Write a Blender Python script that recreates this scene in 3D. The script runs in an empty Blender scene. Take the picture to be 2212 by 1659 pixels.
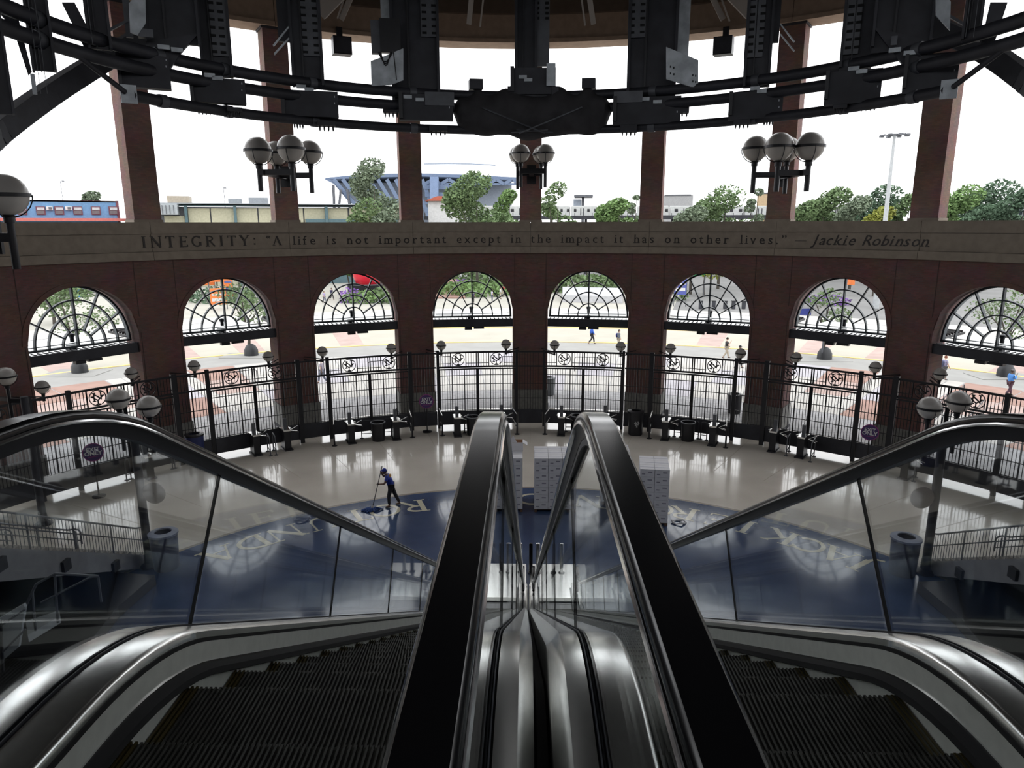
import bpy, bmesh, math, random
from math import sin, cos, tan, pi, radians as RAD, degrees, atan2, sqrt, hypot
from mathutils import Vector, Matrix, noise
random.seed(7)
SC = bpy.context.scene; COL = SC.collection
# ---------------------------------------------------------------- camera, sky, exposure
F, PIT, YAW, ROLL, H = 1529.7, .2216, .0221, -.002, 11.0      # focal length in px of the 2212 px frame
cd = bpy.data.cameras.new('camera'); cam = bpy.data.objects.new('camera', cd); COL.objects.link(cam)
cd.sensor_width = 36; cd.lens = F/2212*36; cd.clip_start = .05; cd.clip_end = 3000
cam.matrix_world = Matrix.Translation((0, 0, H)) @ Matrix.Rotation(YAW, 4, 'Z') @ Matrix.Rotation(pi/2-PIT, 4, 'X') @ Matrix.Rotation(ROLL, 4, 'Z')
SC.camera = cam
SC.view_settings.view_transform = 'Standard'; SC.view_settings.look = 'None'
SC.view_settings.exposure = 1.4; SC.view_settings.gamma = 1.0; SC.view_settings.use_curve_mapping = False
W = bpy.data.worlds.new('overcast_sky'); SC.world = W; W.use_nodes = True
wn = W.node_tree; bg = wn.nodes['Background']
tc = wn.nodes.new('ShaderNodeTexCoord'); nz = wn.nodes.new('ShaderNodeTexNoise'); rp = wn.nodes.new('ShaderNodeValToRGB')
nz.inputs['Scale'].default_value = 1.6; nz.inputs['Detail'].default_value = 4
rp.color_ramp.elements[0].position = .3; rp.color_ramp.elements[0].color = (.90, .93, .97, 1)
rp.color_ramp.elements[1].position = .7; rp.color_ramp.elements[1].color = (1, 1, 1, 1)
wn.links.new(tc.outputs['Generated'], nz.inputs['Vector']); wn.links.new(nz.outputs['Fac'], rp.inputs['Fac']); wn.links.new(rp.outputs['Color'], bg.inputs['Color'])
bg.inputs['Strength'].default_value = 1.0
SC.cycles.max_bounces = 8; SC.cycles.diffuse_bounces = 4; SC.cycles.glossy_bounces = 4; SC.cycles.transparent_max_bounces = 24; SC.cycles.transmission_bounces = 4
SC.cycles.caustics_reflective = False; SC.cycles.caustics_refractive = False; SC.cycles.sample_clamp_indirect = 4

# ---------------------------------------------------------------- survey: photo point -> place in the world
def ray(px, py):
    a, b = px-1106, py-829.5; cr, sr = cos(ROLL), sin(ROLL)
    X = a*cr+b*sr; u = -(-a*sr+b*cr); cp, sp = cos(PIT), sin(PIT)
    fw = F*cp+u*sp; z = u*cp-F*sp; c, s = cos(YAW), sin(YAW)
    return X*c-fw*s, X*s+fw*c, z
def at(px, py, z=None, y=None, x=None):
    a, b, c = ray(px, py)
    t = (z-H)/c if z is not None else (y/b if y is not None else x/a)
    return Vector((a*t, b*t, H+c*t))
WC = (.163, 17.56); WR = 23.74; DTH = 16.12          # centre and inner radius of the round hall, degrees per bay
FC = (.163, 14.99); FR = 23.15                       # the fence ring
def cyl(px, py, R=WR, C=WC):
    a, b, z = ray(px, py); A = a*a+b*b; B = -2*(a*C[0]+b*C[1]); D = C[0]**2+C[1]**2-R*R
    t = (-B+sqrt(max(B*B-4*A*D, 0)))/(2*A); return Vector((a*t, b*t, H+z*t))
def pol(deg, r, z=0, C=WC): return Vector((C[0]+r*sin(RAD(deg)), C[1]+r*cos(RAD(deg)), z))
def bayM(deg, r=WR, z=0, C=WC):   # local x along the wall, y outward, z up
    return Matrix.Translation(pol(deg, r, z, C)) @ Matrix.Rotation(-RAD(deg), 4, 'Z')

# ---------------------------------------------------------------- materials
MATS = {}
def mat(name, col, rough=.6, metal=0., spec=.5, noise_=0., nscale=8., col2=None, bump=0., emit=None, coat=0., coord='Object'):
    if name in MATS: return MATS[name]
    m = bpy.data.materials.new(name); m.use_nodes = True; nt = m.node_tree; b = nt.nodes['Principled BSDF']
    b.inputs['Base Color'].default_value = (*col, 1); b.inputs['Roughness'].default_value = rough; b.inputs['Metallic'].default_value = metal
    b.inputs['Specular IOR Level'].default_value = spec
    if coat: b.inputs['Coat Weight'].default_value = coat; b.inputs['Coat Roughness'].default_value = .05
    if noise_ or col2 or bump:
        t = nt.nodes.new('ShaderNodeTexCoord'); n = nt.nodes.new('ShaderNodeTexNoise'); n.inputs['Scale'].default_value = nscale; n.inputs['Detail'].default_value = 5
        nt.links.new(t.outputs[coord], n.inputs['Vector'])
        r = nt.nodes.new('ShaderNodeValToRGB'); c2 = col2 or tuple(max(0, c*(1-noise_)) for c in col)
        r.color_ramp.elements[0].position = .35; r.color_ramp.elements[1].position = .65
        r.color_ramp.elements[0].color = (*c2, 1); r.color_ramp.elements[1].color = (*(tuple(min(1, c*(1+noise_*.5)) for c in col)), 1)
        nt.links.new(n.outputs['Fac'], r.inputs['Fac']); nt.links.new(r.outputs['Color'], b.inputs['Base Color'])
        if bump:
            bm_ = nt.nodes.new('ShaderNodeBump'); bm_.inputs['Strength'].default_value = bump; bm_.inputs['Distance'].default_value = .02
            nt.links.new(n.outputs['Fac'], bm_.inputs['Height']); nt.links.new(bm_.outputs['Normal'], b.inputs['Normal'])
    if emit: b.inputs['Emission Color'].default_value = (*emit[0], 1); b.inputs['Emission Strength'].default_value = emit[1]
    MATS[name] = m; return m
def brick(name, c1, c2, mortar, scale=1., bw=.22, rh=.075, coord='UV'):
    m = bpy.data.materials.new(name); m.use_nodes = True; nt = m.node_tree; b = nt.nodes['Principled BSDF']
    t = nt.nodes.new('ShaderNodeTexCoord'); k = nt.nodes.new('ShaderNodeTexBrick')
    k.inputs['Scale'].default_value = scale; k.inputs['Brick Width'].default_value = bw; k.inputs['Row Height'].default_value = rh
    k.inputs['Mortar Size'].default_value = .006 if coord == 'UV' else .004; k.inputs['Color1'].default_value = (*c1, 1); k.inputs['Color2'].default_value = (*c2, 1); k.inputs['Mortar'].default_value = (*mortar, 1)
    nt.links.new(t.outputs[coord], k.inputs['Vector'])
    n = nt.nodes.new('ShaderNodeTexNoise'); n.inputs['Scale'].default_value = 1.3; mx = nt.nodes.new('ShaderNodeMix'); mx.data_type = 'RGBA'; mx.blend_type = 'MULTIPLY'; mx.inputs[0].default_value = .5
    nt.links.new(t.outputs['Object'], n.inputs['Vector']); nt.links.new(k.outputs['Color'], mx.inputs[6]); nt.links.new(n.outputs['Color'], mx.inputs[7])
    nt.links.new(mx.outputs[2], b.inputs['Base Color']); b.inputs['Roughness'].default_value = .85
    bp = nt.nodes.new('ShaderNodeBump'); bp.inputs['Strength'].default_value = .3; bp.inputs['Distance'].default_value = .01; nt.links.new(k.outputs['Fac'], bp.inputs['Height']); bp.invert = True
    nt.links.new(bp.outputs['Normal'], b.inputs['Normal']); MATS[name] = m; return m
def glass(name, tint=(.93, .97, .96), refl=.9):
    m = bpy.data.materials.new(name); m.use_nodes = True; nt = m.node_tree; nt.nodes.clear()
    o = nt.nodes.new('ShaderNodeOutputMaterial'); mx = nt.nodes.new('ShaderNodeMixShader'); tr = nt.nodes.new('ShaderNodeBsdfTransparent'); g = nt.nodes.new('ShaderNodeBsdfGlossy'); fr = nt.nodes.new('ShaderNodeFresnel')
    mu = nt.nodes.new('ShaderNodeMath'); mu.operation = 'MULTIPLY'; mu.inputs[1].default_value = refl
    tr.inputs['Color'].default_value = (*tint, 1); g.inputs['Roughness'].default_value = .02; fr.inputs['IOR'].default_value = 1.45
    nt.links.new(fr.outputs[0], mu.inputs[0]); nt.links.new(mu.outputs[0], mx.inputs[0]); nt.links.new(tr.outputs[0], mx.inputs[1]); nt.links.new(g.outputs[0], mx.inputs[2]); nt.links.new(mx.outputs[0], o.inputs['Surface'])
    MATS[name] = m; return m
def terrazzo(name, c, c2, rough=.14, tile=0):
    m = mat(name, c, rough, spec=.6, coat=.4, col2=c2, nscale=.55)
    nt = m.node_tree; b = nt.nodes['Principled BSDF']; t = nt.nodes.new('ShaderNodeTexCoord'); v = nt.nodes.new('ShaderNodeTexNoise'); v.inputs['Scale'].default_value = 60; v.inputs['Detail'].default_value = 2
    mx = nt.nodes.new('ShaderNodeMix'); mx.data_type = 'RGBA'; mx.blend_type = 'OVERLAY'; mx.inputs[0].default_value = .35
    src = b.inputs['Base Color'].links[0].from_socket
    nt.links.new(t.outputs['Object'], v.inputs['Vector']); nt.links.new(src, mx.inputs[6]); nt.links.new(v.outputs['Color'], mx.inputs[7]); nt.links.new(mx.outputs[2], b.inputs['Base Color'])
    r = nt.nodes.new('ShaderNodeMapRange'); r.inputs['To Min'].default_value = rough*.7; r.inputs['To Max'].default_value = rough*1.7; n2 = nt.nodes.new('ShaderNodeTexNoise'); n2.inputs['Scale'].default_value = .9
    nt.links.new(t.outputs['Object'], n2.inputs['Vector']); nt.links.new(n2.outputs['Fac'], r.inputs['Value']); nt.links.new(r.outputs[0], b.inputs['Roughness'])
    return m
M_beige = terrazzo('beige_terrazzo', (.67, .62, .545), (.60, .55, .48), .12)
M_band = terrazzo('tan_terrazzo', (.36, .31, .25), (.31, .27, .22), .15)
M_joint = mat('terrazzo_joint', (.50, .455, .385), .2)
M_blue = terrazzo('blue_terrazzo', (.058, .09, .175), (.042, .066, .13), .12)
M_inlay = mat('cream_inlay', (.62, .58, .44), .2, coat=.4)
M_brick = brick('red_brick', (.22, .108, .095), (.165, .082, .075), (.15, .12, .105))
M_brick2 = brick('column_brick', (.36, .20, .165), (.28, .16, .135), (.24, .18, .16))
M_stone = mat('cast_stone', (.27, .225, .18), .8, noise_=.12, nscale=3, bump=.1)
M_plinth = mat('grey_stone', (.20, .20, .19), .8, noise_=.2, nscale=5)
M_black = mat('black_steel', (.018, .018, .022), .4, metal=.3, noise_=.2, nscale=4)
M_dsteel = mat('dark_steel', (.035, .036, .045), .55, metal=.2, noise_=.3, nscale=1.5)
M_gsteel = mat('grey_steel', (.11, .115, .13), .5, metal=.2, noise_=.2, nscale=2)
M_silver = mat('galvanised_plate', (.42, .45, .48), .45, metal=.5, noise_=.25, nscale=2.5)
M_frame = mat('window_frame_steel', (.04, .05, .06), .45, metal=.2)
M_stain = mat('brushed_stainless', (.80, .80, .78), .23, metal=1., noise_=.05, nscale=30)
M_stain2 = mat('satin_stainless', (.72, .72, .67), .36, metal=.3, noise_=.06, nscale=20)
M_chrome = mat('chrome', (.75, .75, .76), .12, metal=1.)
M_rubber = mat('black_rubber', (.004, .004, .005), .16, spec=.32)
M_brush = mat('black_brush', (.008, .008, .009), .9)
M_tread = mat('step_aluminium', (.13, .13, .12), .42, metal=.8, noise_=.2, nscale=20)
M_yellow = mat('yellow_edge', (.055, .042, .012), .5, metal=.2)
M_glass = glass('balustrade_glass', (.965, .985, .99), .32)
M_pane = glass('window_glass', (.97, .98, .98), .6)
M_white = mat('white_canopy', (.85, .87, .87), .5)
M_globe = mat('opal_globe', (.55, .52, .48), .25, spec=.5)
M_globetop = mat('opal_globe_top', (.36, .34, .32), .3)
M_concrete = mat('plaza_concrete', (.42, .40, .35), .9, noise_=.08, nscale=.4)
M_road = mat('road_concrete', (.42, .395, .33), .9, noise_=.07, nscale=.3)
M_asph = mat('asphalt', (.21, .205, .20), .9, noise_=.12, nscale=.2)
M_greyp = mat('grey_paving', (.31, .305, .29), .9, noise_=.08, nscale=.6)
M_pink = mat('pink_paving', (.42, .31, .275), .9, noise_=.12, nscale=.8)
M_red = mat('red_paving', (.34, .21, .17), .9, noise_=.15, nscale=.9)
M_palep = mat('pale_paving', (.47, .45, .42), .9, noise_=.08, nscale=.8)
M_lilac = mat('lilac_paving', (.42, .40, .425), .9, noise_=.1, nscale=.9)
M_cob = mat('cobble_paving', (.36, .355, .36), .9, noise_=.2, nscale=3)
M_yline = mat('yellow_kerb', (.75, .55, .20), .8)
M_grass = mat('grass', (.16, .24, .07), .9, noise_=.4, nscale=.5)
M_skin = mat('skin', (.35, .20, .14), .6); M_skin2 = mat('fair_skin', (.55, .36, .27), .6); M_skin3 = mat('brown_skin', (.16, .09, .06), .6)
M_carton = mat('white_carton', (.68, .67, .70), .7, noise_=.05, nscale=3)
M_mark = mat('carton_print', (.26, .25, .30), .8); M_green = mat('green_print', (.05, .28, .12), .8)
M_wood = mat('pallet_wood', (.12, .07, .045), .8); M_card = mat('brown_cardboard', (.30, .15, .08), .8)
def solid(name, c, r=.7, m=0., n=.1): return mat(name, c, r, metal=m, noise_=n, nscale=3)

# ---------------------------------------------------------------- mesh helpers
class MB:
    def __init__(s): s.v = []; s.f = []; s.uv = None; s.sm = []
    def add(s, vs, fs, smooth=False):
        o = len(s.v); s.v += [tuple(v) for v in vs]; s.f += [tuple(i+o for i in f) for f in fs]; s.sm += [smooth]*len(fs); return s
    def box(s, c, d, M=None):
        x, y, z = (k/2 for k in d); vs = [Vector((c[0]+a*x, c[1]+b*y, c[2]+e*z)) for a in (-1, 1) for b in (-1, 1) for e in (-1, 1)]
        if M: vs = [M @ v for v in vs]
        return s.add(vs, [(0, 1, 3, 2), (4, 6, 7, 5), (0, 4, 5, 1), (2, 3, 7, 6), (0, 2, 6, 4), (1, 5, 7, 3)])
    def bar(s, p, q, w, h=None, up=(0, 0, 1)):
        p, q = Vector(p), Vector(q); h = h or w; d = q-p; L = d.length
        if L < 1e-6: return s
        d /= L; u = Vector(up)
        if abs(d.dot(u)) > .99: u = Vector((1, 0, 0)) if abs(d.x) < .9 else Vector((0, 1, 0))
        a = d.cross(u).normalized(); b = a.cross(d)
        vs = [r+a*(i*w/2)+b*(j*h/2) for r in (p, q) for i, j in ((-1, -1), (1, -1), (1, 1), (-1, 1))]
        return s.add(vs, [(0, 3, 2, 1), (4, 5, 6, 7), (0, 1, 5, 4), (1, 2, 6, 5), (2, 3, 7, 6), (3, 0, 4, 7)])
    def tube(s, pts, r, n=8, caps=True, closed=False):
        P = [Vector(p) for p in pts]; rs = r if isinstance(r, (list, tuple)) else [r]*len(P); N = len(P); vs = []; a = None
        for i, p in enumerate(P):
            if closed: d = P[(i+1) % N]-P[i-1]
            else: d = P[min(i+1, N-1)]-P[max(i-1, 0)]
            d.normalize()
            if a is None:
                u = Vector((0, 0, 1)) if abs(d.z) < .9 else Vector((1, 0, 0)); a = d.cross(u).normalized()
            else: a = (a-d*a.dot(d)).normalized()
            b = d.cross(a)
            vs += [p+(a*cos(2*pi*k/n)+b*sin(2*pi*k/n))*rs[i] for k in range(n)]
        fs = [(i*n+k, i*n+(k+1) % n, (i+1)*n+(k+1) % n, (i+1)*n+k) for i in range(N-1) for k in range(n)]
        if closed: fs += [((N-1)*n+k, (N-1)*n+(k+1) % n, (k+1) % n, k) for k in range(n)]
        s.add(vs, fs, True)
        if caps and not closed: o = len(s.v)-len(vs); s.f += [tuple(o+k for k in range(n))[::-1], tuple(o+(N-1)*n+k for k in range(n))]; s.sm += [False, False]
        return s
    def lathe(s, prof, n=16, M=None, smooth=True):
        vs = []; fs = []
        for r, z in prof: vs += [Vector((r*cos(2*pi*k/n), r*sin(2*pi*k/n), z)) for k in range(n)]
        for i in range(len(prof)-1): fs += [(i*n+k, i*n+(k+1) % n, (i+1)*n+(k+1) % n, (i+1)*n+k) for k in range(n)]
        fs += [tuple(range(n))[::-1], tuple((len(prof)-1)*n+k for k in range(n))]
        if M: vs = [M @ v for v in vs]
        return s.add(vs, fs, smooth)
    def ring(s, prof, n=20, M=None):     # closed profile turned round the axis, no caps
        m = len(prof); vs = [Vector((r*cos(2*pi*k/n), r*sin(2*pi*k/n), z)) for r, z in prof for k in range(n)]
        if M: vs = [M @ v for v in vs]
        return s.add(vs, [(i*n+k, i*n+(k+1) % n, ((i+1) % m)*n+(k+1) % n, ((i+1) % m)*n+k) for i in range(m) for k in range(n)], True)
    def sphere(s, c, r, n=14, m=8, a0=-90, a1=90, sc=(1, 1, 1)):
        prof = [(max(1e-4, r*cos(RAD(a0+(a1-a0)*i/m))), r*sin(RAD(a0+(a1-a0)*i/m))) for i in range(m+1)]
        return s.lathe(prof, n, Matrix.Translation(c) @ Matrix.Diagonal((*sc, 1)))
    def prism(s, pts, a, b, M=None):   # polygon pts (x,z) extruded along y from a to b
        n = len(pts); vs = [Vector((x, a, z)) for x, z in pts]+[Vector((x, b, z)) for x, z in pts]
        if M: vs = [M @ v for v in vs]
        return s.add(vs, [tuple(range(n)), tuple(range(2*n-1, n-1, -1))]+[(i, i+n, (i+1) % n+n, (i+1) % n) for i in range(n)])
    def sector(s, C, r0, r1, a0, a1, z0, z1, n=None):
        n = n or max(1, int(abs(a1-a0)/2)); vs = []; fs = []
        for i in range(n+1):
            a = a0+(a1-a0)*i/n
            for r, z in ((r0, z0), (r1, z0), (r1, z1), (r0, z1)): vs.append(pol(a, r, z, C))
        for i in range(n):
            for k in range(4): fs.append((i*4+k, i*4+(k+1) % 4, i*4+4+(k+1) % 4, i*4+4+k))
        fs += [(3, 2, 1, 0), (n*4, n*4+1, n*4+2, n*4+3)]
        return s.add(vs, fs)
    def build(s, name, m, parent=None, kind=None, uv=None, label=None):
        me = bpy.data.meshes.new(name); me.from_pydata(s.v, [], s.f); me.materials.append(MATS[m] if isinstance(m, str) else m)
        me.polygons.foreach_set('use_smooth', s.sm)
        if uv:
            l = me.uv_layers.new(name='UVMap'); me_uv = [uv(me.vertices[lp.vertex_index].co, me.polygons) for lp in me.loops]
            l.data.foreach_set('uv', [c for u in me_uv for c in u])
        me.validate(); me.update()
        if any(s.sm): me.set_sharp_from_angle(angle=RAD(38))
        o = bpy.data.objects.new(name, me); COL.objects.link(o)
        if parent is not None: adopt(o, parent)
        if kind: o['kind'] = kind
        if label: o['label'] = label
        return o
def adopt(o, parent):
    o.parent = parent
    M = Matrix.LocRotScale(parent.location, parent.rotation_euler, parent.scale) if parent.parent is None else world(parent)
    o.matrix_parent_inverse = M.inverted()
def world(o):
    M = Matrix.LocRotScale(o.location, o.rotation_euler, o.scale)
    return M if o.parent is None else world(o.parent) @ o.matrix_parent_inverse @ M
def tag(o, label, cat=None, group=None, kind=None):
    o['label'] = label
    if cat: o['category'] = cat
    if group: o['group'] = group
    if kind: o['kind'] = kind
    return o
def thing(name, label, cat, loc=(0, 0, 0), group=None, rz=0):
    o = bpy.data.objects.new(name, None); COL.objects.link(o); o.location = loc; o.rotation_euler = (0, 0, rz); o.empty_display_size = .2
    return tag(o, label, cat, group)
def struct(name, label=None):
    o = bpy.data.objects.new(name, None); COL.objects.link(o); o['kind'] = 'structure'
    if label: o['label'] = label
    return o
def copy_tree(o, parent=None):
    c = o.copy(); COL.objects.link(c)
    if parent: c.parent = parent; c.matrix_parent_inverse = o.matrix_parent_inverse.copy()
    for ch in list(o.children): copy_tree(ch, c)
    return c
def place(root, label, M_or_loc, rz=0, group=None):   # copy of a thing modelled at the origin
    c = copy_tree(root); c.location = M_or_loc; c.rotation_euler = (0, 0, rz); c['label'] = label
    if group: c['group'] = group
    return c
def stone(root, name, mb, m, **k): return mb.build(name, m, root, **k)
def uv_cyl(co, _):
    dx, dy = co.x-WC[0], co.y-WC[1]; return (atan2(dx, dy)*WR, co.z)
exec_order = []
class Proto:   # a modelled thing; the first placing moves the original, later ones copy it with all its parts
    def __init__(s, root): s.root = root; s.used = False
    def put(s, loc, rz=0, label=None, group=None, scale=1):
        o = copy_tree(s.root) if s.used else s.root; s.used = True
        o.location = loc; o.rotation_euler = (0, 0, rz); o.scale = (scale,)*3
        if label: o['label'] = label
        if group: o['group'] = group
        return o
# ================================================================ SETTING: floor
BC = (.16, 13.75)                                     # centre of the blue ring
fl = struct('floor', 'polished beige terrazzo floor of the round hall')
b = MB(); n = 96
vs = [pol(-180+360*i/n, 24.6, 0) for i in range(n)]
b.add(vs, [tuple(range(n-1, -1, -1))]); b.build('terrazzo_field', M_beige, fl)
MB().sector(BC, .3, 14.85, -180, 180, -.01, .004, 120).build('terrazzo_ring', M_blue, fl, label='dark blue terrazzo ring')
MB().sector(BC, 14.85, 15.0, -180, 180, -.01, .005, 120).build('terrazzo_border', M_band, fl, label='thin tan border line')
for k in range(-6, 7):                                # radial joints and the tan spokes
    a = k*16.12
    MB().sector(WC, 15.8 if abs(k) > 1 else 17.5, 21.3, a-.05, a+.05, 0, .004, 1).build('floor_joint', M_joint, fl)
    MB().sector(WC, 15.8 if abs(k) > 1 else 17.5, 21.3, a+8.0, a+8.1, 0, .004, 1).build('floor_joint', M_joint, fl)
# letters laid in the ring, read from the far side: each glyph = thick and thin strokes with serifs
def strokes(ch):
    T, t = .17, .06
    V = lambda x, y0=0, y1=1, w=T: ([(x, y0), (x, y1)], w)
    S = lambda x, y, w=.36: ([(x-w/2, y), (x+w/2, y)], .05)
    arc = lambda cx, cy, rx, ry, a0, a1, w=.13, n=14: ([(cx+rx*cos(RAD(a0+(a1-a0)*i/n)), cy+ry*sin(RAD(a0+(a1-a0)*i/n))) for i in range(n+1)], w)
    D = {'I': (.45, [V(.22), S(.22, 0), S(.22, 1)]),
     'T': (.85, [V(.42), S(.42, 0), ([(.02, .98), (.82, .98)], .07), ([(.04, .8), (.04, 1)], .05), ([(.8, .8), (.8, 1)], .05)]),
     'N': (1., [V(.14, w=t), V(.86, w=t), ([(.1, 1), (.86, 0)], T), S(.14, 0, .3), S(.08, 1, .26), S(.86, 1, .3)]),
     'E': (.8, [V(.2), S(.2, 0), S(.2, 1), ([(.2, .98), (.72, .98)], t), ([(.2, .02), (.76, .02)], t), ([(.2, .52), (.6, .52)], t), ([(.72, .82), (.72, 1)], t), ([(.76, .0), (.76, .2)], t), ([(.6, .42), (.6, .62)], t)]),
     'G': (.95, [arc(.5, .5, .42, .47, 40, 330), V(.82, .08, .42), S(.82, .43, .3), ([(.8, .78), (.8, .98)], t)]),
     'C': (.9, [arc(.5, .5, .42, .47, 42, 318), ([(.8, .76), (.8, .98)], t)]),
     'O': (1., [arc(.5, .5, .44, .47, 0, 360, .12, 24)]),
     'D': (1., [V(.2), S(.16, 0, .3), S(.16, 1, .3), arc(.3, .5, .58, .47, -90, 90), ([(.2, .03), (.35, .03)], t), ([(.2, .97), (.35, .97)], t)]),
     'R': (.95, [V(.2), S(.2, 0), S(.14, 1, .25), arc(.34, .75, .34, .22, -90, 90, .11), ([(.2, .97), (.36, .97)], t), ([(.2, .53), (.36, .53)], t), ([(.42, .53), (.86, 0)], .13), S(.88, .02, .2)]),
     'B': (.9, [V(.2), S(.14, 0, .25), S(.14, 1, .25), arc(.36, .75, .3, .22, -90, 90, .11), arc(.36, .28, .38, .25, -90, 90, .12), ([(.2, .97), (.38, .97)], t), ([(.2, .52), (.38, .52)], t), ([(.2, .03), (.38, .03)], t)]),
     'S': (.75, [arc(.38, .73, .26, .23, 30, 270, .1), arc(.38, .26, .28, .24, 90, -150, .11), ([(.62, .78), (.62, .98)], t), ([(.1, .02), (.1, .24)], t)]),
     'U': (.95, [V(.18, .35, 1), V(.8, .35, 1, t), S(.18, 1), S(.8, 1, .28), arc(.49, .36, .31, .33, 180, 360, .1)]),
     'A': (.95, [([(.1, 0), (.46, 1)], t), ([(.46, 1), (.84, 0)], T), ([(.22, .34), (.7, .34)], t), S(.1, 0, .28), S(.84, 0, .34)]),
     'K': (.95, [V(.2), S(.2, 0), S(.2, 1), ([(.24, .45), (.78, 1)], t), ([(.38, .58), (.84, 0)], .15), S(.84, .02, .28), S(.78, 1, .26)]),
     'J': (.55, [V(.32, .1, 1), S(.32, 1), ([(.32, .12), (.22, -.12), (.02, -.2)], .1)]),
     'Y': (.9, [([(.08, 1), (.45, .48)], T), ([(.84, 1), (.45, .48)], t), V(.45, 0, .5), S(.45, 0), S(.08, 1, .28), S(.84, 1, .26)]),
     ':': (.35, [V(.17, .08, .22, .14), V(.17, .6, .74, .14)]), '“': (.5, [([(.2, .75), (.12, .85), (.2, 1)], .1), ([(.42, .75), (.34, .85), (.42, 1)], .1)]), '—': (1.3, [([(.1, .36), (1.2, .36)], .05)])}
    return D.get(ch)
def glyph(mb, ch, place3, z0=.0, th=.012):   # place3(u,v,w)->world ; ribbons with a little thickness
    g = strokes(ch)
    for li, (pts, w) in enumerate(g[1]):
        n = len(pts); top = []; h = th+li*.0006
        for i in range(n):
            a = Vector(pts[max(0, i-1)]); c = Vector(pts[min(n-1, i+1)]); d = (c-a).normalized(); nrm = Vector((-d.y, d.x))*w/2; p = Vector(pts[i])
            top += [p+nrm, p-nrm]
        vs = [place3(q.x, q.y, h) for q in top]+[place3(q.x, q.y, 0) for q in top]; m = len(top)
        fs = [(2*i, 2*i+1, 2*i+3, 2*i+2) for i in range(n-1)]+[(2*i, 2*i+2, 2*i+2+m, 2*i+m) for i in range(n-1)]+[(2*i+1, 2*i+1+m, 2*i+3+m, 2*i+3) for i in range(n-1)]
        fs += [(0, m, m+1, 1), (m-2, m-1, 2*m-1, 2*m-2)]
        mb.add(vs, fs)
FL = [('J', 1885, 1210), ('A', 1822, 1192), ('C', 1758, 1172), ('K', 1695, 1152), ('I', 1620, 1132), ('E', 1560, 1118),
      ('R', 1478, 1104), ('O', 1424, 1096), ('B', 1372, 1090), ('I', 1322, 1086), ('N', 1272, 1082), ('S', 1222, 1079), ('O', 1150, 1078), ('N', 1090, 1079),
      ('R', 892, 1091), ('O', 828, 1098), ('T', 766, 1108), ('U', 692, 1124), ('N', 610, 1146), ('D', 538, 1168), ('A', 468, 1192)]
for ch, px, py in FL:
    p = at(px, py, z=0); a = degrees(atan2(p.x-BC[0], p.y-BC[1])); w = strokes(ch)[0]; SZ = 1.15
    def pl(u, v, h, a=a, w=w):      # baseline towards the outer edge, tops towards the centre
        r = 14.15-v*SZ; ang = a-degrees((u-w/2)*SZ*1.05/r); return pol(ang, r, .004+h, BC)
    mb = MB(); glyph(mb, ch, pl, th=.004); mb.build('floor_letter', M_inlay, fl, label='cream inlaid letter '+ch)
# ================================================================ outside ground
gr = struct('ground', 'plaza, driveway and street outside the hall')
MB().sector(WC, 24.6, 900, -180, 180, -.3, -.03, 72).build('asphalt', M_asph, gr)
MB().sector(WC, 24.6, 44.6, -100, 100, -.05, -.012, 60).build('cobble_paving', M_cob, gr)
MB().sector(WC, 44.6, 49.6, -100, 100, -.05, -.010, 60).build('grey_pavement', M_greyp, gr)
MB().sector(WC, 49.6, 49.95, -100, 100, -.05, .03, 60).build('yellow_kerb', M_yline, gr)
MB().sector(WC, 49.95, 59.4, -100, 100, -.05, -.015, 60).build('driveway', M_road, gr)
MB().sector(WC, 59.4, 59.8, -100, 100, -.05, .03, 60).build('yellow_kerb', M_yline, gr)
MB().sector(WC, 59.8, 78, -60, 60, -.05, -.012, 60).build('far_pavement', M_palep, gr)
MB().sector(WC, 78, 130, -60, 14, -.05, -.014, 60).build('far_pavement', M_concrete, gr)
pal = [M_palep, M_lilac, M_pink, M_palep, M_red, M_pink]
k = 0
for bay in range(-6, 6):                              # paving panels of the plaza, one ring sector each
    c = (bay+.5)*DTH
    for (r0, r1, shift) in ((29.5, 34.5, 0), (34.5, 39.5, 2), (39.5, 44.6, 4)):
        for (a0, a1, w) in ((-8.06, -3.6, 0), (-3.6, -2.2, 1), (-2.2, 2.2, 2), (2.2, 3.6, 1), (3.6, 8.06, 0)):
            k += 1; m = M_palep if w == 1 else [M_lilac, M_palep, M_pink, M_red][(k*7+bay*3+shift) % 4] if abs(bay+.5) > 1.6 else [M_palep, M_lilac, M_palep][(k+shift) % 3]
            MB().sector(WC, r0+.03, r1-.03, c+a0+.05, c+a1-.05, -.04, 0.0, 3).build('paving_panel', m, gr)
for bay in range(-6, 6):
    for s in (-1, 1):
        MB().sector(WC, 50.0, 59.4, (bay+.5)*DTH+s*5-(1.2), (bay+.5)*DTH+s*5+1.2, -.03, -.008, 2).build('pink_crossing_band', M_pink if abs(bay+.5) > 1 else M_road, gr)
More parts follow.
